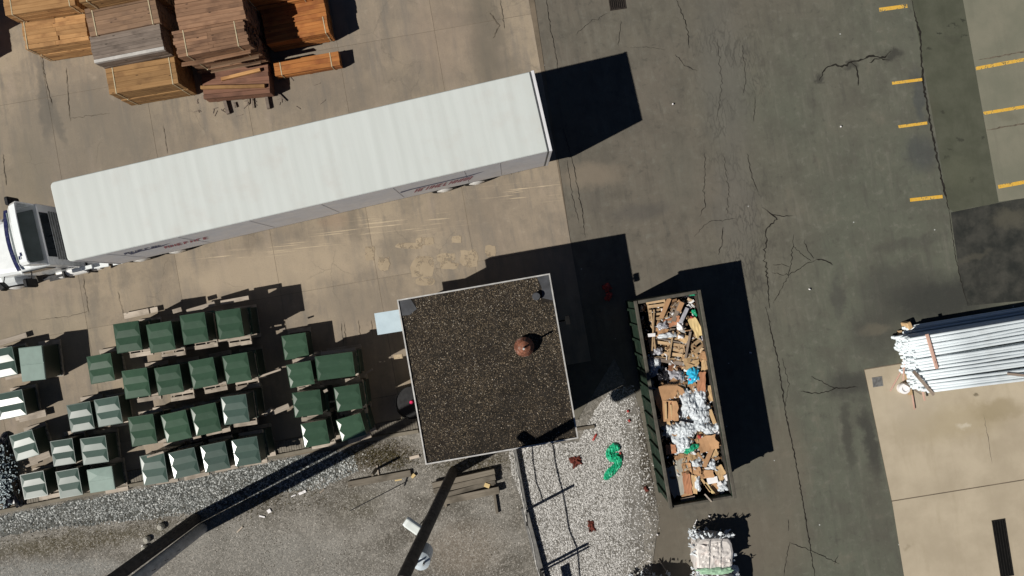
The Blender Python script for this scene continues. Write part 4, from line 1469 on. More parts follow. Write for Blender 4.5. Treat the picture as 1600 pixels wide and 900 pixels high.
def stack(q, z, hs, mat, labels, **kw):
    """packs one on another; q is the top outline at height z, hs the pack heights from the ground up"""
    c, L, D, a = fit_quad(q, z)
    z0 = 0
    for i, (h, lb) in enumerate(zip(hs, labels)):
        m = mat if isinstance(mat, str) else mat[i]
        k = dict(kw)
        if i < len(hs) - 1:
            k['seam'] = False
            k['white'] = False
        pack(c + Vector((random.uniform(-.02, .02), random.uniform(-.015, .015), 0)), L, D, a + random.uniform(-.006, .006), z0, h, m, lb, **k)
        z0 += h


stack([(34, 35), (132, 21), (139, 61), (40, 77)], 1.5, (.75, .75), 'orange', ("lower pack of bright orange boards, front of the far left stack", "upper pack of bright orange boards, front of the far left stack"), nb=6, strap=(-.46,), seam=True)
stack([(3, -16), (112, -33), (118.6, 7.3), (9, 24.5)], 2.25, (.75, .75, .75), 'orange', ("bottom orange pack of the taller stack in the top left corner", "middle orange pack of the taller stack in the top left corner", "topmost orange pack of the taller stack in the top left corner, strapped near both ends"), nb=6, strap=(-.40, .42))
stack([(163, 107.6), (272, 88), (277.7, 130), (171, 147)], 1.68, (.84, .84), 'amber', ("lower amber brown pack at the front of the second stack", "upper amber brown strapped pack at the front of the second stack"), nb=5, strap=(-.40, .42), seam=False)
stack([(140, 56.7), (249, 35), (257, 76.5), (147.4, 98)], 2.4, (.8, .8, .8), ('amber', 'amber', 'grey'), ("bottom pack under the greyed pack of the second stack", "middle pack under the greyed pack of the second stack", "greyed weathered pack with one white painted edge board"), nb=8, strap=False, white=True)
stack([(131, 14), (241, -8), (249, 35), (140, 56.7)], 2.5, (.83, .83, .84), 'brown', ("bottom brown pack behind the greyed pack", "middle brown pack behind the greyed pack", "top brown pack with two pale straps behind the greyed pack"), nb=6, strap=(-.40, .40))
stack([(118, -38), (229, -60), (235, -18), (123.5, 4)], 3.2, (.8, .8, .8, .8), 'amber', ("bottom pack of the tallest stack at the top edge", "second pack up of the tallest stack at the top edge", "third pack up of the tallest stack at the top edge", "uppermost pack of the tallest stack, cut by the top edge"), nb=6)
stack([(270, 48.7), (380.7, 28.7), (388.7, 68), (278, 90)], 2.5, (.84, .83, .83), 'red', ("bottom reddish weathered pack of the third stack's front row", "middle reddish weathered pack of the third stack's front row", "top reddish weathered pack of the third stack's front row, uneven boards"), nb=8, strap=(-.36, .36), jit=.06, seam=True)
stack([(271.5, 1), (376, -18), (384, 28), (280, 47)], 2.56, (.86, .85, .85), 'red', ("bottom reddish pack at the back of the third stack", "middle reddish pack at the back of the third stack", "top reddish pack at the back of the third stack, by the top edge"), nb=7, strap=False, jit=.03)
# loose boards slipped down the south side of the third stack
M['slip'] = W['red']
for k, (x0, y0, x1, y1, z) in enumerate(((284, 101, 335, 93, 2.12), (320, 95, 392, 80, 2.16), (330, 104, 405, 88, 1.72), (330, 112, 408, 97, 1.66))):
    a, b = P(x0, y0, z), P(x1, y1, z)
    d = b - a
    o = link("loose_board", board_mesh(d.length, .17, .045, W['red' if k < 2 else 'brown'], k), None, (a + b) / 2)
    o.rotation_euler = (rad(-28 - 6 * k), 0, math.atan2(d.y, d.x))
    tag(o, ("short loose board hanging off the left front of the reddish stack", "loose board slipped off the right front of the reddish stack", "brown loose board low on the reddish stack's front", "lowest brown loose board above the two crossing posts")[k], "board", "loose boards on the reddish stack")
stack([(411, 44), (509, 24.5), (516, 50.5), (418, 69)], 1.0, (.5, .5), 'cedar', ("lower cedar orange pack, front right stack", "upper cedar orange pack half in the reddish stack's shadow"), nb=5, nl=4, strap=(.44,))
stack([(405, 3), (504, -16), (509, 24), (411, 43)], 1.04, (.52, .52), 'cedar', ("lower cedar pack behind the front right stack", "upper cedar pack behind the front right stack at the top edge"), nb=6, nl=4, strap=False)
stack([(373, -40), (471, -57), (478, -14), (380, 3)], 1.9, (.64, .63, .63), 'cedar', ("bottom pack of the rearmost right stack", "middle pack of the rearmost right stack", "top pale edged pack of the rearmost right stack at the top edge"), nb=6, nl=4)
stack([(426, 98), (527, 80), (533, 101), (431, 119)], .5, (.5,), 'cedar', ("single small bright orange pack lying apart on the right",), nb=3, nl=3, strap=(-.40, .37))
stack([(313, 109), (417, 99 - 8 + 8), (424, 145), (320, 154)], .65, (.65,), 'plum', ("low plum brown pack carrying two loose posts",), nb=7, nl=4, strap=False)
for k, (x0, y0, x1, y1) in enumerate(((314, 137, 414, 134.5), (346, 124, 407, 109))):
    a, b = P(x0, y0, .72), P(x1, y1, .72)
    d = b - a
    o = link("timber_post", board_mesh(d.length, .12, .12, W['orange' if k else 'amber'], 7 + k), None, (a + b) / 2, math.atan2(d.y, d.x))
    tag(o, ("long square post lying across the front of the plum brown pack", "shorter orange post lying across the back of the plum brown pack")[k], "post", "posts on the plum brown pack")
stack([(-200, 60), (-88, 45), (-82, 90), (-194, 106)], 1.5, (.75, .75), 'orange', ("lower pack of the stack just beyond the left edge", "upper pack of the stack just beyond the left edge"), nb=6)
stack([(-215, -10), (-103, -28), (-94, 44), (-204, 62)], 1.9, (.95, .95), 'orange', ("lower pack of the rear stack beyond the left edge", "upper pack of the rear stack beyond the left edge"), nb=6)
# bearers sticking out south of the plum pack, and splinters
for k, (x0, y0, x1, y1, r) in enumerate(((351, 156, 357, 178, .075), (416, 148, 420, 170, .07), (387, 151, 387, 163, .02), (393, 150, 395, 169, .025), (435, 147, 446, 158, .025), (368, 168, 365, 160, .03))):
    a, b = P(x0, y0, .08), P(x1, y1, .08)
    o = MB().beam(a, b, r * 1.6, r * 1.6).build("bearer_end", W['grey'])
    tag(o, ("thick dark bearer end jutting out below the plum brown pack, left", "thick dark bearer end jutting out below the plum brown pack, right", "thin stick below the plum brown pack, first of two side by side", "thin stick below the plum brown pack, second of two side by side", "thin stick pointing down right beside the plum brown pack", "tiny stick by the left bearer end")[k], "stick", "sticks below the plum brown pack")
sp = MB()
r = random.Random(4)
for k in range(26):
    x, y = r.choice(((r.uniform(315, 470), r.uniform(160, 186)), (r.uniform(400, 520), r.uniform(120, 175)), (r.uniform(300, 440), r.uniform(155, 175))))
    p = P(x, y)
    a = r.uniform(0, 3.14)
    l = r.uniform(.08, .28)
    sp.beam((p.x - l / 2 * math.cos(a), p.y - l / 2 * math.sin(a), .012), (p.x + l / 2 * math.cos(a), p.y + l / 2 * math.sin(a), .014), .022, .018)
tag(tag(sp.build("wood_splinters", W['grey']), kind='stuff'), "scattered wood splinters on the concrete below the packs", "splinters")

# ------------------------------------------------------------------ pad-mounted transformers on pallets


def green(name, col, rough=0.15, spec=1.0):
    t = NT(name)
    o = t.obj()
    f = t.noise(o, 3.0, 4)
    gain = t.rng(t.rnd(), 0, 1, 0.85, 1.15, smooth=False)
    c = t.mix(t.rng(f, 0.3, 0.7), tuple(x * .92 for x in col), tuple(x * 1.08 for x in col))
    cc = t.n("CombineColor")
    for k in range(3):
        t.put(cc.inputs[k], gain)
    c = t.mix(1.0, c, cc.outputs[0], 'MULTIPLY')
    d = t.noise(o, 9, 6, 0.7)
    c = t.mix(t.math('MULTIPLY', t.rng(d, 0.58, 0.75), 0.15), c, (0.16, 0.19, 0.165))
    t.bump(t.noise(o, 1.4, 0), 0.05, 0.05)
    m = t.done(c, rough, spec)
    return m


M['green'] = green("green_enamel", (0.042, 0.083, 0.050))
M['body'] = green("shaded_body_enamel", (0.018, 0.036, 0.023), 0.45)  # shade on the body sides put into a darker green
M['teal'] = green("sheen_tinted_enamel", (0.050, 0.086, 0.069), 0.21)  # bluish sheen of the green lids put into the base colour
M['palegreen'] = green("pale_green_enamel", (0.15, 0.225, 0.195), 0.5, 0.35)
M['label'] = paint("dull_white_label", (0.6, 0.6, 0.55), 0.6, 0.3)


def lid_hips(mb, w_, d_, z, h, nh=2, run=.17):
    """lid pressed into hipped ridges running east to west"""
    m = .025
    mb.box((0, 0, z - .03), (w_, d_, .06))
    x0, x1 = -w_ / 2 + m, w_ / 2 - m
    for k in range(nh):
        y0 = -d_ / 2 + m + k * (d_ - 2 * m) / nh
        y1 = -d_ / 2 + m + (k + 1) * (d_ - 2 * m) / nh
        ym = (y0 + y1) / 2
        mb.add([(x0, y0, z), (x1, y0, z), (x1, y1, z), (x0, y1, z), (x0 + run, ym, z + h), (x1 - run, ym, z + h)],
               [(0, 1, 5, 4), (1, 2, 5), (2, 3, 4, 5), (3, 0, 4)])


UH = .82


def make_unit(kind, mat, uh=UH):
    """one transformer of unit footprint; its copies are stretched to size"""
    t = thing("transformer", "prototype", "transformer")
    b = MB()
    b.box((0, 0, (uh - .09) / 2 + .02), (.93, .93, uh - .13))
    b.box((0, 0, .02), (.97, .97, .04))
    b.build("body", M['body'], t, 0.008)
    lid = MB()
    zt = uh - .05
    if kind == 'hip':
        lid_hips(lid, 1, 1, zt, .0275, 2, .15)
    elif kind == 'hipw':
        lid_hips(lid, 1, 1, zt, .018, 2, .09)
    elif kind == 'diag':  # facets added to a flat lid to shape a diagonal reflection
        lid.box((0, 0, zt - .03), (1, 1, .06))
        zq = zt + .004
        lid.add([(-.48, -.48, zq), (.48, -.48, zq), (.48, -.02, zq + .002), (-.48, -.02, zq + .002), (.48, .0, zq), (-.48, .0, zq), (.1, .02, zq + .012), (.48, .48, zq), (-.48, .48, zq), (-.1, .2, zq + .022)],
                [(0, 1, 2, 3), (5, 4, 9), (9, 4, 7), (9, 7, 8), (5, 9, 8)])
    else:
        lid.box((0, 0, zt - .03), (1, 1, .06))
        lid.box((0, .25, zt + .006), (.97, .47, .012))
        lid.box((0, -.25, zt + .004), (.97, .47, .008))
    lo = lid.build("lid", mat, t, 0.004, fix=True)
    for s in (-1, 1):
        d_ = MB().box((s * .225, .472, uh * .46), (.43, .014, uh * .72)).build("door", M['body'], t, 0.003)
        MB().box((s * .06, .487, uh * .5), (.03, .02, .12)).build("door_handle", M['steel'], d_)
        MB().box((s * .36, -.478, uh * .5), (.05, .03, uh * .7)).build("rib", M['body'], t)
    for sx, sy in ((-.42, .488), (.42, .488)):
        MB().tube((sx, .465, uh - .16), (sx, .497, uh - .16), .02, n=8).build("bolt", M['steel'], t)
    return t


PROTO = {}
for nm, kd, mt in (('hip', 'hip', 'green'), ('teal', 'hip', 'teal'), ('wide', 'hipw', 'green'), ('diag', 'diag', 'palegreen')):
    PROTO[nm] = make_unit(kd, M[mt])
PROTO['flat'] = make_unit('flat', M['palegreen'], 1.07)


def kids_map():
    k = {}
    for q in list(COL.objects):
        if q.parent:
            k.setdefault(q.parent.name, []).append(q)
    return k


def make_pallet(seed):
    r = random.Random(seed)
    t = thing("pallet", "prototype", "pallet")
    for s in (-1, 0, 1):
        MB().box((s * .53, 0, .055), (.05, 1.18, .085)).build("stringer", W['pale'], t)
    y = -.59
    k = 0
    ws = [.14, .10, .10, .14, .10, .10, .14]
    gap = (1.18 - sum(ws)) / 6
    for wd in ws:
        dx = r.uniform(-.015, .015)
        o = MB().box((dx, y + wd / 2, .108 + r.uniform(-.003, .003)), (1.14 + r.uniform(-.03, .03), wd, .022))
        o.build("deck_slat", W['pale'], t)
        y += wd + gap
    for yy in (-.5, 0, .5):
        MB().box((0, yy, .0065), (1.14, .1, .013)).build("bottom_slat", W['pale'], t)
    return t


PALS = [make_pallet(s) for s in (1, 2, 3)]
KIDS = kids_map()
ORD = ["first", "second", "third", "fourth"]
U = []
for row, name, qs in (
    (0, "top row of the double-stacked block", ([(176.5, 507), (216, 500.5), (221.7, 547), (182, 552.4)], [(227, 508), (267, 501), (274, 546), (235.6, 552.4)], [(280, 493.5), (319, 487), (326, 533.5), (287, 539)], [(336, 487), (374.7, 480.6), (381.4, 525.5), (342.3, 531)])),
    (1, "second row of the double-stacked block", ([(189.5, 580), (228.5, 574), (235.6, 618), (195.6, 624)], [(240.4, 575.5), (280, 569), (287, 612), (247, 619)], [(293, 565.5), (332, 557.5), (341, 601), (302, 608)], [(346.6, 556.7), (386, 550.4), (392.4, 593.6), (354, 601)])),
    (2, "third row of the double-stacked block", ([(199, 653), (239, 646), (245, 693), (206, 698)], [(251, 649), (290, 640), (299, 684), (259.4, 693)], [(296.7, 637), (337, 629), (345, 673), (306, 682.6)], [(344.4, 621), (383.7, 615.5), (390, 659), (350, 664.6)])),
    (3, "bottom row of the double-stacked block", ([(216.6, 713), (256, 707), (262.4, 753), (225, 759)], [(264.7, 708), (303, 698.6), (312.3, 740), (269, 749.6)], [(312.3, 697.7), (351, 689), (359.6, 731.7), (320, 739)], [(361.4, 688), (401, 681.6), (407.7, 723), (367, 730)])),
):
    for i, q in enumerate(qs):
        U.append((q, 1.9, 'hip' if row < 2 or i in (0, 1, 2) and row == 2 else 'teal', "green hipped lid transformer, %s from the left in the %s" % (ORD[i], name), "%s from the left in the %s" % (ORD[i], name)))
S1 = [
    ([(-26, 550), (18, 541), (27.5, 585), (-16, 594)], .95, 'teal', "transformer with two bright lid facets, cut by the left edge, beside the pale flat one", None),
    ([(27.6, 544), (64.4, 540), (71.5, 592.4), (34.7, 597)], 1.2, 'flat', "tall pale grey green transformer with flat smooth lid at the far left", None),
    ([(-11, 617), (32.5, 608.5), (43, 648), (-1, 657)], .95, 'teal', "transformer cut by the left edge, below the pale flat one", None),
    ([(14.6, 681), (50.7, 670.7), (59.6, 710.7), (24, 721.7)], .95, 'teal', "most tilted transformer, beside the crumpled sheeting heap at the left edge", None),
    ([(77.3, 690), (112, 684.4), (118.8, 724), (83.6, 729.3)], .95, 'teal', "sheen tinted green transformer right of the most tilted one, a pale board between them", None),
    ([(124, 686), (165, 680), (169, 722), (130, 727)], .95, 'teal', "sheen tinted green transformer with round lid corners above the pale diagonal lid", None),
    ([(31, 742.7), (67.6, 734.7), (74.3, 774.7), (36.5, 781)], .95, 'teal', "lowest left transformer, nearest the kerb and the sheeting heap", None),
    ([(85.3, 737), (121, 731.6), (129.4, 772.5), (94, 780)], .95, 'teal', "sheen tinted green transformer at the kerb, left of the pale diagonal lid", None),
    ([(134.4, 735), (174, 728), (179.6, 765), (141, 770.4)], .95, 'diag', "pale transformer with a diagonal reflection shaped into its lid at the kerb", None),
    ([(103.6, 633), (140.4, 627), (147.4, 669.6), (110, 677)], .9, 'teal', "left one of the two single transformers west of the block's third row", None),
    ([(145.6, 625), (184, 618.4), (192, 661), (153.6, 668)], .9, 'teal', "right one of the two single transformers west of the block's third row", None),
    ([(134, 557.4), (172, 551.5), (179.5, 594), (142, 601)], .95, 'hip', "single transformer touching the upper left corner of the block's second row", None),
    ([(439, 525), (477, 519.6), (483, 556.7), (445, 563)], .92, 'hip', "topmost single transformer of the right hand group near the building", None),
    ([(447, 570.7), (485.6, 563), (491, 600), (453, 606.7)], 1.9, 'hip', "transformer left of the wide one in the right hand group", "left of the wide unit in the right hand group"),
    ([(491, 558), (549.6, 549), (555.6, 588), (496.7, 594.4)], 1.9, 'wide', "wide double transformer in the right hand group near the building", "beneath the wide unit in the right hand group"),
    ([(454, 614), (498.4, 609), (505.6, 646.7), (462, 653)], 1.9, 'hip', "left transformer of the third pair in the right hand group", "left in the third pair of the right hand group"),
    ([(521, 605.6), (561, 599.6), (566, 637.8), (526.7, 644.4)], 1.9, 'hip', "right transformer of the third pair in the right hand group", "right in the third pair of the right hand group"),
    ([(469, 663), (507.8, 655.6), (516, 693), (475.5, 700)], 1.9, 'hip', "left transformer of the lowest pair in the right hand group", "left in the lowest pair of the right hand group"),
    ([(525.6, 654.4), (565, 646.7), (570.4, 678), (532.7, 693)], 1.9, 'hip', "right transformer of the lowest pair, darkened by the poles' shadow", "right in the lowest pair of the right hand group"),
]
U += S1


def place_unit(kind, c, L, D, a, z0, label):
    o = copy_tree(PROTO[kind], None, KIDS)
    o.location = (c.x, c.y, z0)
    o.rotation_euler = (0, 0, a)
    o.scale = (L, D, 1)
    o['label'] = label
    o['group'] = "green transformers stored on pallets"
    return o


npal = [0]


def place_pallet(c, L, D, a, z0, label, sx=1.0, sy=1.0, dx=0.0, dy=0.0):
    o = copy_tree(PALS[npal[0] % 3], None, KIDS)
    npal[0] += 1
    u, v = Vector((math.cos(a), math.sin(a), 0)), Vector((-math.sin(a), math.cos(a), 0))
    q = c + u * dx + v * dy
    o.location = (q.x, q.y, z0)
    o.rotation_euler = (0, 0, a)
    o.scale = (sx, sy, 1)
    o['label'] = label
    o['group'] = "slatted pallets under the transformers"
    return o


for i, (q, h, kind, label, low) in enumerate(U):
    zt = h - .03
    c, L, D, a = fit_quad(q, zt)
    uh = 1.07 if kind == 'flat' else UH
    r = random.Random(i)
    sx = (L - .04) / 1.14
    sy = max(1.05, (D + .16) / 1.18)
    what = label.split(",")[0] if False else label
    if low:
        ga = a + r.uniform(-.02, .02)
        place_pallet(c, L, D, ga, 0, "ground pallet, " + low, sx, sy, r.uniform(-.03, .03), r.uniform(-.05, .03))
        place_unit(kind, c + Vector((r.uniform(-.03, .03), r.uniform(-.03, .03), 0)), L, D, ga, .12, "lower transformer, " + low)
        place_pallet(c, L, D, a, .12 + UH - .005, "upper pallet, " + low, sx, sy, r.uniform(-.04, .02), r.uniform(-.22, -.12) if i < 8 else r.uniform(-.13, -.03))
        place_unit(kind, c, L, D, a, h - UH, label)
    else:
        base = h - uh
        short = label.replace("transformer", "unit")
        place_pallet(c, L, D, a + r.uniform(-.03, .03), base - .12, "pallet under the " + " ".join(short.split()[:12]), sx, sy, r.uniform(-.02, .08), r.uniform(-.10, .08))
        place_unit(kind, c, L, D, a, base, label)
for t in list(PROTO.values()) + PALS:
    for ch in KIDS.get(t.name, []):
        for g_ in KIDS.get(ch.name, []):
            bpy.data.objects.remove(g_)
        bpy.data.objects.remove(ch)
    bpy.data.objects.remove(t)


# loose boards and battens lying round the transformers
for k, (x0, y0, x1, y1, z, wd, lb) in enumerate((
    (194, 494, 233, 486, .15, .22, "pale board lying north of the block's first transformer"), (235, 485.5, 247, 483, .15, .2, "short pale block end north of the block's second transformer"),
    (292, 487, 336, 474, 1.0, .16, "long pale slat north of the block's third transformer"), (345, 473, 389, 465, 1.0, .15, "long pale slat north of the block's fourth transformer"),
    (0, 536, 42, 523, .15, .2, "long pale board above the transformers at the left edge"), (270, 487, 284, 483, 1.0, .16, "short pale slat north of the block's third transformer"),
    (46, 720, 78, 708, .25, .30, "tan board lying between the tilted and the sheen tinted transformer"), (36, 730, 60, 722, .1, .1, "thin tan lath below the tan board"),
    (30, 655, 72, 645, .2, .26, "tan board below the transformer at the left edge"), (437, 516, 446, 513, .9, .06, "small pale chip left of the right hand group"),
    (410, 587, 439, 577, 1.0, .07, "narrow pale slat between the block and the right hand group"), (413, 648, 425, 639, .6, .13, "small broken board in the shade between block and right group"), (425, 645, 452, 634, .5, .2, "brown broken board in the shade left of the right group"),
    (515, 628, 571, 620, 1.0, .06, "thin lath between the pairs of the right hand group"), (560, 590, 582, 577, .7, .07, "thin pale lath right of the wide transformer"),
    (506, 612, 512, 609, 1.9, .10, "tiny pale block on the right hand group"), (230, 714, 256, 706, 1.95, .07, "lath lying across the first lid of the block's bottom row"))):
    a, b = P(x0, y0, z), P(x1, y1, z)
    d = b - a
    o = link("loose_board", board_mesh(d.length, wd, .04, W['pale'], 20 + k), None, (a + b) / 2, math.atan2(d.y, d.x))
    tag(o, lb, "board", "loose boards among the transformers")

# ------------------------------------------------------------------ roll-off dumpster and what lies in it
M['dump_green'] = paint("dark_green_dumpster_paint", (0.013, 0.027, 0.017), 0.75, 0.2, 0.25, 3.0, dirt=(0.06, 0.057, 0.040), dirt_amt=0.8)
M['dump_in'] = paint("scraped_dumpster_inside", (0.045, 0.042, 0.036), 0.8, 0.2, 0.3, 3.0, dirt=(0.10, 0.06, 0.04))
M['dump_rim'] = paint("worn_dumpster_rim", (0.085, 0.077, 0.062), 0.65, 0.3, 0.25, 4.0, dirt=(0.04, 0.045, 0.034))
DH = 2.4
c, DW, DL, da = fit_quad([(988, 471), (1093, 453), (1153, 778), (1049, 796)], DH)
dp = thing("dumpster", "long open dark green roll-off dumpster heaped with rubbish", "dumpster", (c.x, c.y, 0), da)
DC = Vector((c.x, c.y, 0))
MB().box((0, 0, .27), (DW - .1, DL - .1, .08)).build("floor_plate", M['dump_in'], dp)
for s in (-1, 1):
    sw = MB().box((s * (DW / 2 - .10), 0, 1.30), (.05, DL - .12, 2.05)).build("side_wall", M['dump_green'], dp)
    MB().box((s * (DW / 2 - .133), 0, 1.33), (.012, DL - .3, 1.9)).build("inner_plate", M['dump_in'], sw)
    for k in range(13):
        y = -DL / 2 + .35 + k * (DL - .7) / 12
        MB().box((s * (DW / 2 - .04), y, 1.27), (.08, .09, 1.95)).build("rib", M['dump_green'], sw)
    MB().box((s * (DW / 2 - .0575), 0, DH - .06), (.115, DL, .12)).build("top_rail", M['dump_rim'], sw, 0.012)
    MB().box((s * (DW / 2 - .09), 0, .28), (.12, DL - .05, .16)).build("bottom_rail", M['dump_green'], sw)
    MB().box((s * .42, 0, .14), (.12, DL - .2, .18)).build("skid_rail", M['dump_in'], dp)
    for y in (-DL / 2 + .6, DL / 2 - .6):
        wo = MB().tube((s * (DW / 2 - .5), y, .10), (s * (DW / 2 - .3), y, .10), .10, n=12).build("roller", M['iron'], dp)
fw = MB().box((0, DL / 2 - .07, 1.30), (DW - .26, .06, 2.05)).build("front_wall", M['dump_green'], dp)
MB().box((0, DL / 2 - .06, DH - .06), (DW - .29, .12, .118)).build("top_rail", M['dump_rim'], fw, 0.012)
rd = MB().box((0, -DL / 2 + .05, 1.30), (DW - .26, .06, 2.02)).build("rear_door", M['dump_green'], dp)
MB().box((0, -DL / 2 + .05, DH - .12), (DW - .30, .07, .07)).build("door_rail", M['dump_rim'], rd)
for z in (.8, 1.5, 2.1):
    MB().box((0, -DL / 2 + .0, z), (DW - .3, .05, .1)).build("door_rib", M['dump_green'], rd)

M['card'] = paint("brown_cardboard", (0.40, 0.235, 0.125), 0.85, 0.15, 0.12, 3, dirt=(0.27, 0.15, 0.08))
M['kraft'] = paint("tan_cardboard", (0.52, 0.355, 0.19), 0.85, 0.15, 0.1, 3, dirt=(0.36, 0.23, 0.12))
M['redcard'] = paint("reddish_cardboard", (0.36, 0.17, 0.095), 0.85, 0.15, 0.14, 3)
M['yellowish'] = paint("yellow_kraft_paper", (0.60, 0.45, 0.22), 0.8, 0.15, 0.1, 3)
M['film'] = paint("clear_plastic_film", (0.56, 0.60, 0.63), 0.38, 0.35, 0.2, 9, dirt=(0.30, 0.33, 0.37), dirt_amt=0.9)
M['greyfilm'] = paint("grey_plastic_film", (0.36, 0.36, 0.39), 0.25, 0.5, 0.2, 6, dirt=(0.5, 0.52, 0.52))
M['blackfilm'] = paint("shade_black_bag", (0.012, 0.012, 0.015), 0.22, 0.5, 0.2, 5)
M['cyan'] = paint("cyan_plastic", (0.03, 0.42, 0.66), 0.25, 0.5, 0.15, 5, dirt=(0.3, 0.66, 0.78), dirt_amt=0.7)
M['netgreen'] = paint("bright_green_netting", (0.012, 0.33, 0.165), 0.45, 0.35, 0.4, 14, dirt=(0.06, 0.50, 0.29), dirt_amt=0.8)
M['whitebox'] = paint("white_carton", (0.78, 0.76, 0.76), 0.6, 0.3, 0.05, 4)
M['greyboard'] = paint("grey_fibre_board", (0.34, 0.325, 0.28), 0.8, 0.2, 0.08, 3)
M['redbit'] = paint("red_scrap", (0.36, 0.045, 0.035), 0.6, 0.3, 0.25, 8)
M['brownred'] = paint("red_brown_scrap", (0.105, 0.026, 0.018), 0.8, 0.2, 0.5, 10)
W['tan'] = wood("tan_pallet_wood", (0.40, 0.275, 0.155), (0.50, 0.355, 0.21), (0.25, 0.16, 0.09), rnd_amt=0.6)
W['dull'] = wood("dull_grey_brown_wood", (0.20, 0.16, 0.13), (0.28, 0.225, 0.18), (0.11, 0.085, 0.066), rnd_amt=0.6)

# under-fill that carries the rubbish, black for the shade between pieces
heap = MB()
nx, ny = 16, 52
iw, il = DW - .28, DL - .25
hv = []
for j in range(ny + 1):
    for i in range(nx + 1):
        u, v = i / nx, j / ny
        y = -il / 2 + v * il
        mid = 1.80 - .16 * (2 * u - 1) ** 4
        if v < .14:
            mid = .55 + (mid - .55) * max(0, (v - .03) / .11)
        if v > .9:
            mid = mid - .6 * (v - .9) / .1
        p = Vector((u * 6, v * 20, 4.4))
        dd = mn.voronoi(p)[0]
        hv.append((-iw / 2 + u * iw, y, mid + (dd[1] - dd[0] - .3) * .28 + mn.noise(p * .6) * .12))
hf = [(j * (nx + 1) + i, j * (nx + 1) + i + 1, (j + 1) * (nx + 1) + i + 1, (j + 1) * (nx + 1) + i) for j in range(ny) for i in range(nx)]
ho = MB().add(hv, hf).build("dark_gap_fill", M['blackfilm'], None, fix=False)
ho.location = (c.x, c.y, 0)
ho.rotation_euler = (0, 0, da)
tag(ho, "crushed bin bags below the rubbish, black for the shade between pieces", "bin bags", kind='stuff')

G_TR = "rubbish heaped in the dumpster"


def put(name, mb, mat, px, py, z, ang, label, cat, tx=0.0, ty=0.0, group=G_TR, smooth=False):
    p = P(px, py, z)
    o = mb.build(name, M[mat] if mat in M else W[mat], None, smooth=smooth)
    o.location = p
    o.rotation_euler = (tx, ty, rad(ang))
    return tag(o, label, cat, group)


px2m = 1 / 43.8


def crd(px, py, wpx, hpx, ang, z, mat, label, seed, bend=.10, tx=0.0, ty=0.0, folds=1):
    return put("cardboard_sheet", card(wpx * px2m, hpx * px2m, .012, bend, seed, folds), mat, px, py, z, ang, label, "cardboard", tx, ty)


def slat_frame(px, py, wpx, hpx, ang, z, ns, label, mat, tx=0.0, ty=0.0, seed=0, rails=2):
    r = random.Random(seed)
    p = P(px, py, z)
    t = thing("broken_pallet", label, "pallet", p, rad(ang), G_TR)
    t.rotation_euler = (tx, ty, rad(ang))
    w_, h_ = wpx * px2m, hpx * px2m
    for k in range(ns):
        y = -h_ / 2 + (k + .5) * h_ / ns
        MB().box((r.uniform(-.02, .02), y, .03 + r.uniform(-.01, .01)), (w_ * r.uniform(.86, 1.0), h_ / ns * r.uniform(.52, .78), .022), rz=r.uniform(-.05, .05)).build("slat", W[mat], t)
    for k in range(rails):
        x = -w_ / 2 + .04 + k * (w_ - .08) / max(1, rails - 1)
        MB().box((x, 0, -.03), (.045, h_, .09)).build("stringer", W[mat], t)
    return t


def stick(x0, y0, x1, y1, z, wd, mat, label, th=.03, z2=None, cat="board"):
    a, b = P(x0, y0, z), P(x1, y1, z if z2 is None else z2)
    mt = M[mat] if mat in M else W[mat]
    o = MB().box((0, 0, 0), ((b - a).length, wd, th)).build("loose_board", mt, None, 0.004)
    o.location = (a + b) / 2
    o.rotation_mode = 'QUATERNION'
    o.rotation_quaternion = (b - a).to_track_quat('X', 'Z')
    return tag(o, label, cat, G_TR)


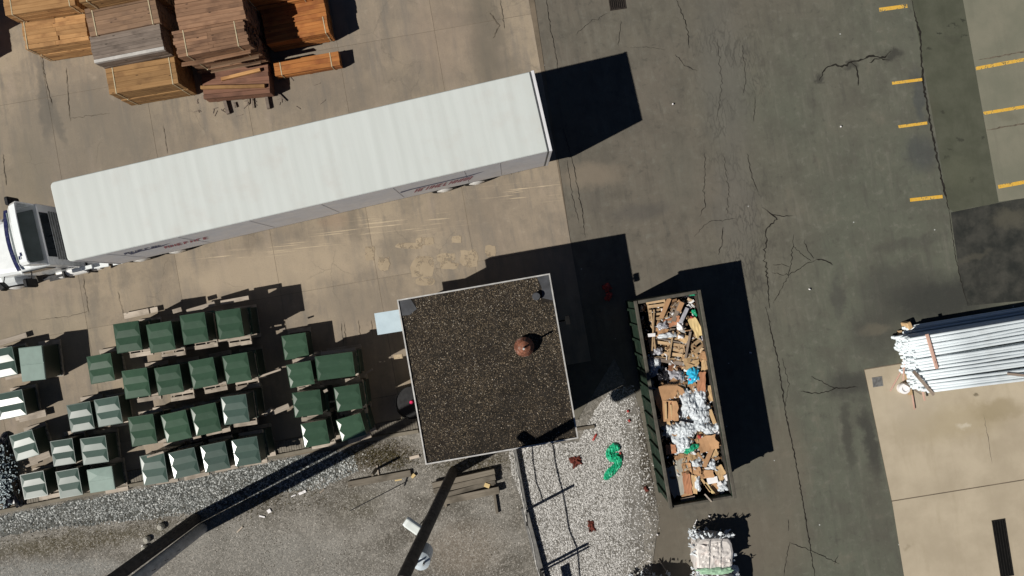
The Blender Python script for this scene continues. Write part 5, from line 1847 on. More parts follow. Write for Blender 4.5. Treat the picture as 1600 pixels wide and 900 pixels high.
slat_frame(1027, 484, 30, 32, 10, 2.02, 5, "tan slatted crate side in the dumpster's upper left corner", 'tan', .05, .06, 1)
slat_frame(1044, 541, 50, 46, -7, 1.98, 6, "large broken pallet with grey stringers in the upper middle of the dumpster", 'tan', .03, -.05, 2, 3)
slat_frame(1048, 512, 36, 24, 4, 1.95, 4, "reddish broken pallet between the crate side and the large pallet", 'dull', -.05, .04, 3)
slat_frame(1090, 540, 22, 40, 38, 1.92, 4, "slanting yellowish pallet piece against the dumpster's right wall", 'tan', .0, .15, 4)
slat_frame(1056, 487, 16, 26, -20, 1.94, 4, "short grey pallet piece at the top middle of the dumpster", 'dull', .05, 0, 5)
for args in (
    (1046, 466, 1033, 497, 2.14, .15, 'card', "wide orange brown strip leaning across the crate side"), (1063, 473, 1052, 502, 2.10, .15, 'dull', "grey brown plank right of the orange strip"),
    (1066, 472, 1060, 486, 2.14, .16, 'card', "short orange board end near the top middle"), (1074, 481, 1063, 505, 2.12, .13, 'greyfilm', "light grey square tube near the top of the rubbish"),
    (1017, 484, 1024, 547, 2.12, .05, 'tan', "long thin lath along the left side, left of its twin"), (1022, 484, 1019, 548, 2.14, .05, 'tan', "long thin lath along the left side, crossing its twin"),
    (1052, 517, 1045, 562, 2.12, .06, 'tan', "thin upright batten across the large pallet"), (1079, 518, 1071, 560, 2.10, .08, 'dull', "dark grey batten on the right of the large pallet"),
    (1022, 528, 1062, 535, 2.08, .05, 'dull', "dark brown lath lying across the large pallet"), (1022, 561, 1070, 569, 2.04, .13, 'dull', "grey board along the lower edge of the large pallet"),
    (1012, 524, 1024, 523, 2.16, .12, 'whitebox', "white strip poking out over the left rail side"), (1014, 529, 1019, 556, 2.06, .08, 'dull', "pale grey lath at the left wall"),
    (1102, 755, 1116, 772, 2.0, .11, 'yellowish', "left one of two yellow battens at the bottom end"), (1096, 748, 1110, 768, 2.0, .08, 'kraft', "right one of two yellow battens at the bottom end"),
    (1101, 772, 1112, 784, 2.36, .05, 'pale', "thin pale stick reaching into the empty lower end"), (1064, 782, 1086, 777, 2.0, .12, 'dull', "dark brown stick in the empty lower end"),
    (1138, 762, 1146, 772, 1.9, .04, 'pale', "short pale stick in the lower right corner"), (1040, 574, 1044, 598, 2.0, .05, 'whitebox', "white stick by the black bag"),
    (1060, 655, 1084, 660, 2.12, .09, 'blackfilm', "dark flat bar crossing the middle of the rubbish"), (1109, 640, 1117, 662, 2.05, .13, 'kraft', "tan strip by the right wall below the middle"),
    (1100, 730, 1117, 690, 2.12, .15, 'card', "long torn paper strip slanting through the lower rubbish"), (1024, 648, 1028, 662, 1.95, .06, 'whitebox', "small white strip at the left wall"),
    (1040, 630, 1041, 655, 2.2, .07, 'kraft', "folded flap edge standing in the large open carton"), (1048, 632, 1050, 654, 2.2, .06, 'kraft', "second flap edge standing in the large open carton"),
):
    stick(*args)
for k, (px, py, w_, h_, a, z, m, b, lb) in enumerate((
    (1044, 617, 44, 36, 32, 2.05, 'card', .06, "large flat brown cardboard sheet left of the plastic heap"),
    (1045, 641, 26, 30, 4, 2.08, 'card', .2, "open brown carton below the large cardboard sheet"),
    (1052, 641, 10, 24, 3, 2.14, 'redcard', .1, "dark side of the open brown carton"),
    (1036, 660, 22, 12, 8, 2.02, 'kraft', .15, "tan flap below the open carton"),
    (1068, 605, 20, 17, -10, 2.02, 'card', .15, "small brown cardboard piece above the plastic heap"),
    (1096, 597, 12, 30, -2, 2.12, 'redcard', .05, "narrow upright brown carton right of the cyan bag"),
    (1082, 570, 22, 14, 5, 2.0, 'kraft', .12, "tan carton above the cyan bag"),
    (1103, 572, 14, 18, -5, 2.02, 'kraft', .10, "tan carton against the right wall, above the narrow carton"),
    (1080, 558, 26, 14, 18, 2.04, 'kraft', .15, "tan carton flap below the slanting pallet piece"),
    (1101, 556, 14, 12, -20, 2.06, 'card', .2, "orange brown carton corner by the right wall"),
    (1087, 511, 13, 32, 28, 2.06, 'yellowish', .08, "yellow kraft sack leaning on the right wall near the top"),
    (1111, 614, 14, 24, 22, 2.0, 'kraft', .1, "tan triangular cardboard piece by the right wall"),
    (1085, 607, 12, 20, 30, 2.0, 'card', .2, "brown cardboard piece between the cyan bag and plastic heap"),
    (1048, 702, 15, 14, 5, 2.0, 'redcard', .12, "square red brown cardboard piece at the left wall, lower half"),
    (1104, 693, 30, 22, 20, 2.04, 'card', .2, "crumpled brown cardboard in the middle of the lower half"),
    (1098, 684, 18, 12, -30, 2.1, 'kraft', .25, "torn tan cardboard beside the red scrap"),
    (1112, 700, 12, 26, 25, 2.02, 'kraft', .2, "tan curled cardboard near the green bag"),
    (1124, 686, 12, 18, -30, 1.98, 'card', .15, "brown cardboard corner at the right wall, lower half"),
    (1084, 712, 16, 12, 30, 2.02, 'kraft', .2, "pale tan cardboard scrap below the green netting"),
    (1068, 716, 20, 12, -15, 2.0, 'card', .25, "dark folded cardboard left of the clear film scrap"),
    (1073, 735, 14, 26, 12, 2.0, 'card', .18, "crumpled brown strip above the tall carton panels"),
    (1085, 737, 18, 14, 10, 1.98, 'card', .25, "brown carton piece in the centre of the lower end"),
    (1074, 756, 12, 34, 6, 2.02, 'redcard', .08, "tall brown carton panel at the lower end, left one"),
    (1083, 757, 12, 30, 4, 2.0, 'kraft', .08, "tall tan carton panel at the lower end, right one"),
    (1126, 739, 14, 24, 32, 2.02, 'kraft', .08, "tan carton lid at the right wall of the lower end"),
    (1101, 741, 24, 12, 12, 1.98, 'card', .2, "brown carton scrap above the white carton"),
    (1072, 771, 18, 8, 10, 1.9, 'card', .2, "curled orange cardboard at the edge of the empty lower end"),
    (1117, 764, 14, 18, 35, 1.94, 'card', .15, "brown carton scrap between the battens and the white film"),
    (1056, 574, 24, 14, -15, 2.0, 'redcard', .25, "red brown torn carton below the large pallet"),
    (1050, 503, 26, 14, 20, 2.06, 'redcard', .2, "torn reddish carton on the reddish pallet"),
    (1032, 520, 22, 14, -10, 2.05, 'card', .25, "torn brown carton at the left end of the large pallet"),
    (1066, 528, 18, 12, -25, 2.05, 'kraft', .25, "torn tan carton on the right end of the large pallet"),
    (1119, 650, 8, 16, 20, 1.98, 'redcard', .1, "thin brown carton strip by the right wall, middle"),
    (1056, 752, 26, 46, 22, 1.96, 'greyboard', .04, "large pale grey stiff panel in the lower left corner"),
    (1066, 727, 16, 20, 14, 2.02, 'greyboard', .05, "grey brown stiff panel above the pale grey panel"),
)):
    crd(px, py, w_, h_, a, z, m, lb, k, b, random.Random(k).uniform(-.16, .16), random.Random(k + 50).uniform(-.16, .16), 1 if b < .12 else 2)
for k, (px, py, w_, h_, hh, a, z, m, amp, n, lb) in enumerate((
    (1075, 632, 34, 46, .30, 10, 1.95, 'film', .09, 20, "clear crumpled plastic film heap, upper left lobe"),
    (1094, 622, 24, 34, .28, -5, 1.95, 'film', .08, 16, "clear crumpled plastic film heap, upper right lobe"),
    (1092, 648, 40, 34, .30, 8, 1.92, 'film', .09, 18, "widest clear plastic film heap in the middle of the dumpster"),
    (1070, 670, 44, 30, .26, 20, 1.92, 'film', .09, 18, "clear plastic film heap spreading to the left wall"),
    (1100, 668, 46, 22, .22, -12, 1.92, 'film', .07, 18, "shiny folded clear film by the right wall"),
    (1066, 692, 34, 32, .24, 15, 1.9, 'film', .08, 18, "clear plastic film heap above the green netting"),
    (1046, 670, 24, 22, .22, 0, 1.9, 'film', .08, 14, "white film tuft at the left wall, below the open carton"),
    (1123, 667, 16, 16, .2, 0, 1.95, 'film', .07, 12, "small white film tuft at the right wall"),
    (1120, 674, 14, 10, .16, 20, 1.98, 'whitebox', .05, 10, "small white paper ball at the right wall"),
    (1087, 723, 22, 20, .2, 5, 1.9, 'film', .07, 14, "clear film scrap in the centre of the lower half"),
    (1112, 728, 16, 20, .2, 20, 1.92, 'film', .08, 14, "silvery film scrap right of the long paper strip"),
    (1089, 752, 12, 28, .18, 4, 1.92, 'film', .06, 14, "narrow silvery film strip beside the tall carton panels"),
    (1128, 760, 22, 20, .18, 20, 1.88, 'film', .08, 14, "white film bundle in the lower right corner"),
    (1057, 587, 28, 20, .2, 5, 1.95, 'greyfilm', .07, 14, "grey clear film bundle below the large pallet"),
    (1019, 575, 20, 30, .22, 10, 1.92, 'greyfilm', .06, 14, "grey plastic bag at the left wall beside the black bag"),
    (1026, 567, 14, 16, .2, -10, 1.98, 'film', .06, 12, "white tip of film at the left wall"),
    (1034, 587, 26, 24, .3, 0, 1.85, 'blackfilm', .07, 16, "shiny black bin bag at the left wall"),
    (1014, 500, 16, 34, .25, 8, 1.75, 'blackfilm', .07, 14, "black bin bag in the upper left along the wall"),
    (1120, 636, 14, 30, .2, 8, 1.8, 'blackfilm', .07, 14, "black bin bag at the right wall, middle"),
    (1078, 463, 26, 14, .2, 8, 1.7, 'blackfilm', .06, 14, "black bin bag in the top right corner"),
    (1083, 586, 20, 26, .26, 10, 1.98, 'cyan', .07, 16, "crumpled bright cyan plastic bag"),
    (1081, 701, 24, 9, .12, 28, 2.08, 'netgreen', .05, 12, "scrap of green netting in the lower half of the dumpster"),
    (1130, 690, 7, 16, .12, 5, 2.0, 'netgreen', .04, 10, "dark green bag corner at the right wall"),
    (1085, 489, 7, 12, .12, 20, 2.0, 'netgreen', .04, 10, "small green plastic scrap near the top right"),
    (1081, 460, 10, 4, .08, 0, 2.1, 'netgreen', .02, 8, "green plastic strip on the top end wall"),
    (1043, 524, 30, 8, .1, 8, 2.1, 'film', .05, 12, "pale torn paper across the top of the large pallet"),
    (1036, 509, 16, 12, .12, 20, 2.1, 'greyfilm', .06, 12, "lilac grey paper bundle on the reddish pallet"),
    (1028, 549, 14, 10, .1, 0, 2.1, 'greyfilm', .05, 10, "pale paper clump at the lower left of the large pallet"),
    (1063, 510, 10, 12, .12, 0, 2.12, 'whitebox', .05, 10, "white paper scrap on the right of the reddish pallet"),
    (1064, 526, 9, 6, .08, 0, 2.12, 'whitebox', .03, 8, "small white paper scrap on the large pallet's right edge"),
    (1100, 528, 7, 10, .1, 0, 2.0, 'greyfilm', .03, 8, "small silvery scrap by the right wall near the top"),
)):
    put("plastic_film" if m != 'whitebox' else "paper_scrap", crumple(w_ * px2m, h_ * px2m, hh, k + 3.3, int(n * 1.3), amp * .62, 7.0), m, px, py, z, a, lb, "plastic film" if m != 'whitebox' else "paper")
for px, py, w_, h_, a, z, lb in ((1113, 750, 16, 10, 12, 2.02, "white flat carton at the lower end of the dumpster"), (1135, 746, 6, 9, 30, 2.08, "small white carton on the tan lid"), (1124, 755, 6, 6, 20, 2.04, "small white tub beside the white film bundle")):
    put("white_carton", MB().box((0, 0, 0), (w_ * px2m, h_ * px2m, .07)), 'whitebox', px, py, z, a, lb, "carton", .06, -.05)
put("red_scrap", crumple(.14, .12, .05, 8.1, 8, .03), 'redbit', 1093, 682, 2.16, 0, "red scrap on the brown cardboard in the dumpster", "scrap")
put("red_scrap", crumple(.10, .08, .05, 5.1, 8, .03), 'redbit', 1081, 496, 2.16, 0, "small red scrap on the yellow kraft sack", "scrap")
put("pink_scrap", crumple(.09, .07, .04, 6.1, 8, .02), 'pink', 1079, 593, 2.15, 0, "pink scrap on the cyan bag", "scrap")

# countless torn scraps between the larger pieces
scraps = mat_stone("mixed_scraps", [(0, (0.10, 0.055, 0.03)), (0.3, (0.34, 0.2, 0.105)), (0.55, (0.50, 0.36, 0.22)), (0.72, (0.30, 0.29, 0.27)), (0.86, (0.62, 0.62, 0.62)), (1, (0.75, 0.74, 0.74))])
sm = MB()
r = random.Random(58)
for k in range(900):
    x, y = r.uniform(-iw / 2 + .03, iw / 2 - .03), r.uniform(-il / 2 + .55, il / 2 - .1)
    if r.random() < abs(2 * x / iw) ** 3 * .6:
        continue
    a, l, w2 = r.uniform(0, 6.28), r.uniform(.03, .12), r.uniform(.012, .06)
    z = 1.98 - .10 * abs(2 * x / iw) ** 2 + r.uniform(-.06, .09)
    if y < -il / 2 + .75:
        z -= .3
    d = Vector((math.cos(a), math.sin(a), r.uniform(-.4, .4))) * l
    s = Vector((-math.sin(a), math.cos(a), r.uniform(-.4, .4))) * w2
    p0 = Vector((x, y, z))
    sm.add([p0 - d - s, p0 + d - s * .7, p0 + d * .8 + s, p0 - d * .9 + s * .8, p0 + Vector((0, 0, .018))], [(0, 1, 4), (1, 2, 4), (2, 3, 4), (3, 0, 4), (3, 2, 1, 0)])
so2 = sm.build("torn_scraps", scraps, None, fix=False)
so2.location = (c.x, c.y, 0)
so2.rotation_euler = (0, 0, da)
tag(so2, "countless small torn scraps of card, wood and plastic in the dumpster", "scraps", kind='stuff')

# ------------------------------------------------------------------ bundles of white pipes on bearers
M['pvc'] = paint("white_pvc_pipe", (0.66, 0.72, 0.75), 0.36, 0.45, 0.05, 1.2, dirt=(0.48, 0.50, 0.49), dirt_amt=0.4)
W['pinklath'] = wood("pinkish_lath", (0.50, 0.31, 0.245), (0.58, 0.38, 0.30), (0.36, 0.2, 0.15), rnd_amt=0.2)
PR = .055
pa = math.atan2((P(1600, 492, 1.4) - P(1440, 519, 1.4)).y, (P(1600, 492, 1.4) - P(1440, 519, 1.4)).x)
pu = Vector((math.cos(pa), math.sin(pa), 0))
pv = Vector((-math.sin(pa), math.cos(pa), 0))
PO = P(1404, 530, 1.4)
PO.z = 0
LP = 6.4
r = random.Random(21)
nlay = 13
bundles = [(0.03, 7, 0.0), (.83, 4, -.024), (1.30, 3, -.034), (1.66, 4, -.052)]     # offset south from the pile's north edge, pipes across, fan angle
_pm = {}


def pipe_mesh(k):
    if k not in _pm:
        rr = random.Random(k)
        b1, b2 = rr.uniform(-.025, .025), rr.uniform(-.03, .03)
        pts = [(0, 0, 0), (LP * .3, b1, 0), (LP * .65, b2, 0), (LP, 0, 0)]
        _pm[k] = MB().path(pts, PR, 8, hollow=.84).mesh("white_pipe", M['pvc'], smooth=False)
        for pl in _pm[k].polygons:
            pl.use_smooth = len(pl.vertices) == 4
    return _pm[k]


PT = []
for bi, (off, n, fan) in enumerate(bundles):
    for l in range(nlay):
        nn = n - (l % 2)
        for i in range(nn):
            edge_ = l >= nlay - 2 or True
            y = -(off + PR + i * 2 * PR * 0.995 + (PR if l % 2 else 0))
            z = .13 + PR + l * PR * 1.78
            end = .42 + abs(y) * .10 + r.uniform(-.12, .16) + (.12 if bi == 3 else 0)
            PT.append((bi, l, i, y, z, end, fan, nn))
for k in range(4):
    l, i = divmod(k, 2)
    PT.append((4, l, i, .03 + PR + i * .112 - (.05 if l % 2 else 0), .13 + PR + l * PR * 1.75, .85 + r.uniform(-.1, .2), .0, 3))
for bi, l, i, y, z, end, fan, nn in PT:
    top = l == nlay - 1 or False
    o = link("white_pipe", pipe_mesh(r.randrange(6) if l >= nlay - 2 else 9), None)
    q = PO + pu * end + pv * y
    o.location = (q.x, q.y, z)
    o.rotation_euler = (0, 0, pa + (fan + r.uniform(-.005, .005) if l >= nlay - 2 else fan * .85))
    nm = ("northern", "second", "third", "southern", "low outer northern")[bi]
    lay = "top layer" if top else "lower layers"
    tag(o, "long white plastic pipe in the %s of the %s bundle" % (lay, nm), "pipe", "white pipes in the %s of the %s bundle" % (lay, nm))


def bar(name, x0, y0, x1, y1, z, wd, th, mat, label, cat, grp=None):
    a, b = P(x0, y0, z), P(x1, y1, z)
    o = MB().box((0, 0, 0), ((b - a).length, wd, th)).build(name, M[mat] if mat in M else W[mat], None, 0.004)
    o.location = (a + b) / 2
    o.rotation_euler = (0, 0, math.atan2((b - a).y, (b - a).x))
    return tag(o, label, cat, grp)


ZT = .13 + PR * 2 + (nlay - 1) * PR * 1.78
bar("lath", 1448, 522, 1464, 576, ZT + .04, .10, .06, 'pinklath', "pinkish lath laid across the northern and second pipe bundles", "lath")
bar("lath", 1427, 580, 1459, 617, ZT + .02, .11, .05, 'dull', "brown grey lath laid across the southern pipe bundle's end", "lath")
bar("lath", 1574, 584, 1612, 588, ZT + .04, .09, .05, 'dull', "dark grey lath on the pipes at the right edge", "lath")
bar("lath", 1478, 584, 1545, 571, ZT - .25, .10, .06, 'tan', "tan board in the gap beside the southern pipe bundle", "board")
for k, f in enumerate((.75, 2.8, 5.2)):
    a = PO + pu * f + pv * .12
    b = PO + pu * f - pv * 2.35
    o = MB().box((0, 0, .065), ((a - b).length, .13, .13)).build("bearer", W['tan'], None, 0.006)
    o.location = (a + b) / 2
    o.location.z = 0.004
    o.rotation_euler = (0, 0, pa + math.pi / 2)
    tag(o, "wooden bearer under the pipe bundles, %s from their ragged ends" % ORD[k], "bearer", "bearers under the pipes")
p = P(1418, 509, .2)
o = tag(MB().box((0, 0, 0), (.24, .34, .36), taper=.8).build("wood_block", M['kraft'], None, 0.03), "tan wooden block at the north corner of the pipe pile", "block")
o.location = (p.x, p.y, .18)
o.rotation_euler = (0, .1, .4)
p = P(1409, 606)
o = tag(MB().loft([[(rr_ * math.cos(a * math.pi / 12), rr_ * math.sin(a * math.pi / 12), z) for a in range(24)] for rr_, z in ((.20, 0), (.205, .22), (.19, .25), (.12, .26), (.1, .20))]).build("pail", M['whitebox'], None), "pinkish white pail standing at the pipes' southwest end", "pail")
o.location = (p.x, p.y, .004)
for args in ((1391, 611, 1412, 573, .20, .05, .03, "long thin lath leaning from the pail up to the pipe ends"), (1413, 568, 1411, 595, .5, .05, .03, "short upright lath at the pipe ends"), (1425, 615, 1429, 640, .10, .05, .03, "short thin lath pointing south from the pipe ends"),
             (1442, 612, 1445, 626, .3, .07, .03, "stubby lath end under the southern pipes"), (1412, 598, 1440, 616, .25, .06, .03, "grey lath along the southwest pipe ends")):
    x0, y0, x1, y1, z, wd, th, lb = args
    bar("lath", x0, y0, x1, y1, z, wd, th, 'pinklath' if 'grey' not in lb else 'dull', lb, "lath", "laths at the pipe ends")

# ------------------------------------------------------------------ ragged white bales
M['bale'] = paint("pressed_white_plastic", (0.62, 0.585, 0.555), 0.5, 0.35, 0.12, 5, dirt=(0.52, 0.40, 0.36), dirt_amt=0.8)
M['greenstrap'] = paint("pale_green_film", (0.34, 0.52, 0.36), 0.35, 0.4, 0.12, 6)


def bale(q, h, label, seed, extra=True):
    c, L, D, a = fit_quad(q, h)
    t = thing("plastic_bale", label, "bale", (c.x, c.y, 0), a, "pressed bales at the bottom edge")
    r = random.Random(seed)
    n = 10
    mb = MB()
    secs = []
    for j, z in enumerate((0, .12, .4, .7, .95, 1.0, .99)):
        k = (0.93, .99, 1.02, 1.02, .98, .86, .3)[j]
        ring = []
        for m_ in range(28):
            an = m_ / 28 * 2 * math.pi
            ca, sa = math.cos(an), math.sin(an)
            f = 1 / (abs(ca) ** 5 + abs(sa) ** 5) ** .2
            e = k * (1 + .07 * mn.noise(Vector((ca * 2.2, sa * 2.2, z * 3 + seed))))
            ring.append((ca * f * L / 2 * e, sa * f * D / 2 * e, z * h + .05 * mn.noise(Vector((ca * 3, sa * 3, seed + 7)))))
        secs.append(ring)
    mb.loft(secs).build("bale_body", M['bale'], t)
    tuft = MB()
    for k in range(105):
        s = r.random()
        if s < .62:
            x, y = r.uniform(-L / 2, L / 2) * 1.02, D / 2 * r.uniform(.92, 1.12)
        elif s < .8:
            x, y = L / 2 * r.uniform(.95, 1.08), r.uniform(-D / 2, D / 2)
        else:
            x, y = -L / 2 * r.uniform(.95, 1.08), r.uniform(0, D / 2)
        z = r.uniform(.1, 1.0) * h
        d = Vector((x / L + r.uniform(-.3, .3), y / D + r.uniform(-.3, .3), r.uniform(-.3, .6))).normalized()
        sd = d.cross(Vector((r.uniform(-1, 1), r.uniform(-1, 1), 1))).normalized()
        l, w2 = r.uniform(.07, .2), r.uniform(.02, .07)
        p0 = Vector((x, y, z))
        tuft.add([p0 - sd * w2, p0 + sd * w2, p0 + d * l + sd * w2 * .3, p0 + d * l * .8 - sd * w2 * .8, p0 - d.cross(sd) * .02], [(0, 1, 2, 3), (0, 4, 1), (1, 4, 2), (2, 4, 3), (3, 4, 0)])
    tag(tuft.build("film_tufts", M['film'], t), kind='stuff')
    if extra:
        cm = crumple(L * .8, D * .75, .04, seed, 16, .05, 5)
        o = cm.build("film_cover", M['bale'], t)
        o.location = (0, -.02, h + .01)
        o = crumple(L * .95, .24, .05, seed + 3, 12, .03, 6).build("green_film_band", M['greenstrap'], t)
        o.location = (0, -D / 2 + .13, h + .04)
        for sx in (-.2, .22):
            MB().box((sx, 0, h + .045), (.02, D * .9, .01)).build("bale_wire", M['steel'], t)
    return t


bale([(1083, 842), (1143, 842), (1148, 897), (1092, 897)], 1.05, "white pressed plastic bale with ragged shreds and a pale green band", 3.0)
bale([(1090, 902), (1150, 900), (1158, 952), (1098, 954)], 1.0, "second white bale cut by the bottom edge, under the green band", 9.0)
bale([(988, 915), (1050, 915), (1056, 970), (994, 970)], 1.05, "bale just below the bottom edge casting a knobbly shadow", 5.0)
put("plastic_scrap", crumple(.3, .45, .16, 2.2, 10, .06), 'film', 1147, 893, .2, 0, "silvery film shreds at the right foot of the pressed bale", "plastic film", group="litter on the asphalt")

# ------------------------------------------------------------------ tall poles
M['creosote'] = paint("tarred_pole_wood", (0.06, 0.052, 0.045), 0.8, 0.25, 0.3, 4, dirt=(0.12, 0.105, 0.09))
M['pole_grey'] = paint("grey_pole_wood", (0.42, 0.42, 0.41), 0.55, 0.4, 0.2, 4, dirt=(0.2, 0.2, 0.19))
M['lampwhite'] = paint("white_lamp_housing", (0.62, 0.66, 0.64), 0.4, 0.4, 0.05, 4)
M['tank'] = paint("pale_grey_tank", (0.50, 0.56, 0.60), 0.35, 0.45, 0.08, 4)
for k, ((bx, by), lb, mt) in enumerate((((305, 811), "dark tall pole at the lower left, upper one of the close pair", 'creosote'), ((315, 826), "grey tall pole at the lower left, lower one of the close pair", 'pole_grey'))):
    b = P(bx, by)
    t = thing("tall_pole", lb, "pole", (b.x, b.y, 0), 0, "pair of tall poles at the lower left")
    MB().tube((0, 0, -.1), (-.02 * k, -.02 * k, 10.5), .215, .175, 18).build("shaft", M[mt], t, smooth=False)
    MB().tube((0, 0, 10.5), (0, 0, 10.53), .185, .185, 18).build("pole_cap", M['steel'], t).location = (-.02 * k, -.02 * k, 0)
    for j in range(3):
        MB().tube((.22, .05, 2.6 + j * .9), (.36, .12, 2.62 + j * .9), .012, n=6).build("step_bolt", M['steel'], t)
b = P(708, 737)
up = thing("utility_pole", "dark utility pole south of the building with white lamp and grey tank", "pole", (b.x, b.y, 0))
top = Vector((-.36, .08, 10.9))
MB().tube((0, 0, -.1), top, .19, .155, 18).build("shaft", M['creosote'], up)


def on_pole(z):
    return top * (z / 10.9)


lz = 7.1
lp = P(645, 822, lz) - Vector((b.x, b.y, 0))
q = on_pole(lz - .15)
la = MB().beam(q, (lp.x, lp.y, lz - .1), .06, .06).build("lamp_arm", M['steel'], up)
lm = bpy.data.objects.new("lamp_head", MB().loft([sec(0, .12, -.10, .08, .05), sec(.08, .14, -.12, .10, .06), sec(.48, .14, -.11, .10, .06), sec(.56, .10, -.07, .08, .04)]).mesh("lamp_head", M['lampwhite']))
COL.objects.link(lm)
lm.parent = up
lm.location = (lp.x - .22, lp.y + .15, lz)
lm.rotation_euler = (0, 0, rad(-35))
tz = 8.0
tp = P(658, 876, tz) - Vector((b.x, b.y, 0))
tk_ = MB().tube((tp.x, tp.y, tz - .75), (tp.x, tp.y, tz + .05), .25, .25, 20).build("pole_tank", M['tank'], up)
MB().tube((tp.x, tp.y, tz + .05), (tp.x, tp.y, tz + .12), .25, .12, 20).build("tank_lid", M['tank'], tk_)
for s in (-.1, .1):
    MB().tube((tp.x + s, tp.y, tz + .08), (tp.x + s, tp.y, tz + .34), .035, .025, 8).build("bushing", M['steel'], tk_)
MB().beam(on_pole(tz - .3), (tp.x, tp.y, tz - .3), .06, .08).build("tank_bracket", M['steel'], up)
q = on_pole(10.2)
ca = MB().box((q.x, q.y - .2, q.z), (2.4, .1, .12)).build("crossarm", M['pole_grey'], up)
for s in (-1.05, -.5, .5, 1.05):
    MB().tube((q.x + s, q.y - .2, q.z + .06), (q.x + s, q.y - .2, q.z + .22), .04, .03, 8).build("insulator", M['lampwhite'], ca)
MB().path([(lp.x + .05, lp.y - .1, lz - .1), (lp.x - .05, lp.y - .35, lz - .6), (q.x - .1, q.y - .15, lz - 1.4), on_pole(5.2) + Vector((-.17, 0, 0))], .018, 6).build("lamp_cable", M['black'], up)

# ------------------------------------------------------------------ fence with wires, low rail and sign board
M['galv'] = paint("galvanised_rail", (0.16, 0.155, 0.145), 0.55, 0.5, 0.25, 5, metal=0.3)
fn = thing("wire_fence", "wire fence with steel posts and a grey low rail on the ballast", "fence", P(822, 797))
fo = P(822, 797)
FB = [P(803, 700) - fo, P(822, 797) - fo, P(844, 888) - fo, P(868, 985) - fo]
for k, p in enumerate(FB):
    if k == 0:
        continue
    pq = MB().box((p.x, p.y, 1.02), (.07, .09, 2.04))
    pq.build("fence_post", M['galv'], fn, 0.004)
    if k == 2:
        MB().box((p.x + .08, p.y - .10, 1.0), (.06, .06, 2.0)).build("fence_post", M['galv'], fn, 0.004)
MB().beam(Vector((FB[0].x + .02, FB[0].y, .17)), Vector((FB[1].x - .02, FB[1].y + .1, .17)), .13, .10).build("low_rail", M['galv'], fn, 0.006)
MB().beam(Vector((FB[1].x - .08, FB[1].y + .15, .15)), Vector((FB[2].x + .02, FB[2].y - .1, .15)), .25, .14).build("low_rail", M['galv'], fn, 0.006)
MB().beam(Vector((FB[2].x + .02, FB[2].y - .12, .15)), Vector((FB[3].x, FB[3].y, .15)), .25, .14).build("low_rail", M['galv'], fn, 0.006)


def wire(pts, rr_, seed):
    r = random.Random(seed)
    out = []
    for a, b_ in zip(pts, pts[1:]):
        for k in range(6):
            f = k / 6
            q = a.lerp(b_, f)
            sag = -.10 * math.sin(math.pi * f)
            out.append(q + Vector((r.uniform(-.03, .03), r.uniform(-.02, .02), sag)))
    out.append(pts[-1])
    MB().path(out, rr_, 5).build("fence_wire", M['galv'], fn)


up_ = lambda p, z: Vector((p.x, p.y, z))
wire([up_(FB[0], .75), up_(FB[1], .72)], .022, 1)
wire([up_(FB[0], 1.62), up_(FB[1], 1.58), up_(FB[2], 1.60), up_(FB[3], 1.5)], .026, 2)
M['signblue'] = paint("dark_sign_board", (0.05, 0.06, 0.09), 0.5, 0.3)
sgn = P(850, 913) - fo
MB().box((sgn.x, sgn.y, .96), (.04, .62, .34), rz=rad(12)).build("sign_board", M['signblue'], fn)

# ------------------------------------------------------------------ timbers and litter on the gravel
W['rail'] = wood("grey_old_timber", (0.135, 0.115, 0.088), (0.195, 0.17, 0.135), (0.055, 0.046, 0.034), rnd_amt=0.4)


def ground_bar(name, x0, y0, x1, y1, z, wd, th, mat, label, cat, grp=None):
    o = bar(name, x0, y0, x1, y1, z, wd, th, mat, label, cat, grp)
    return o


for k, (x0, y0, x1, y1, wd, lb) in enumerate(((676, 758, 773, 736, .20, "grey old timber nearest the building in the small pile"), (678, 767, 774, 745, .20, "second grey old timber from the building in the small pile"),
                                             (684, 776, 774, 752, .17, "third grey old timber from the building in the small pile"), (686, 784, 780, 765, .26, "widest grey old timber, farthest from the building in the pile"))):
    ground_bar("old_timber", x0, y0, x1, y1, .20, wd, .16, 'rail', lb, "timber", "old timbers piled south of the building")
for x0, y0, x1, y1, lb in ((690, 752, 697, 792, "cross bearer under the left end of the timber pile"), (766, 730, 777, 802, "cross bearer under the right end of the timber pile")):
    ground_bar("cross_bearer", x0, y0, x1, y1, .06, .10, .10, 'rail', lb, "bearer", "bearers under the timber pile")
ground_bar("long_plank", 544, 757, 642, 739, .06, .24, .10, 'rail', "long grey plank lying west of the timber pile", "plank")
b = P(588, 733)
t = tag(MB().beam((0, 0, -.05), (.02, .01, .95), .10, .08).build("short_stake", W['rail']), "short wooden stake in the brown ground below the kerb", "stake")
t.location = (b.x, b.y, 0)
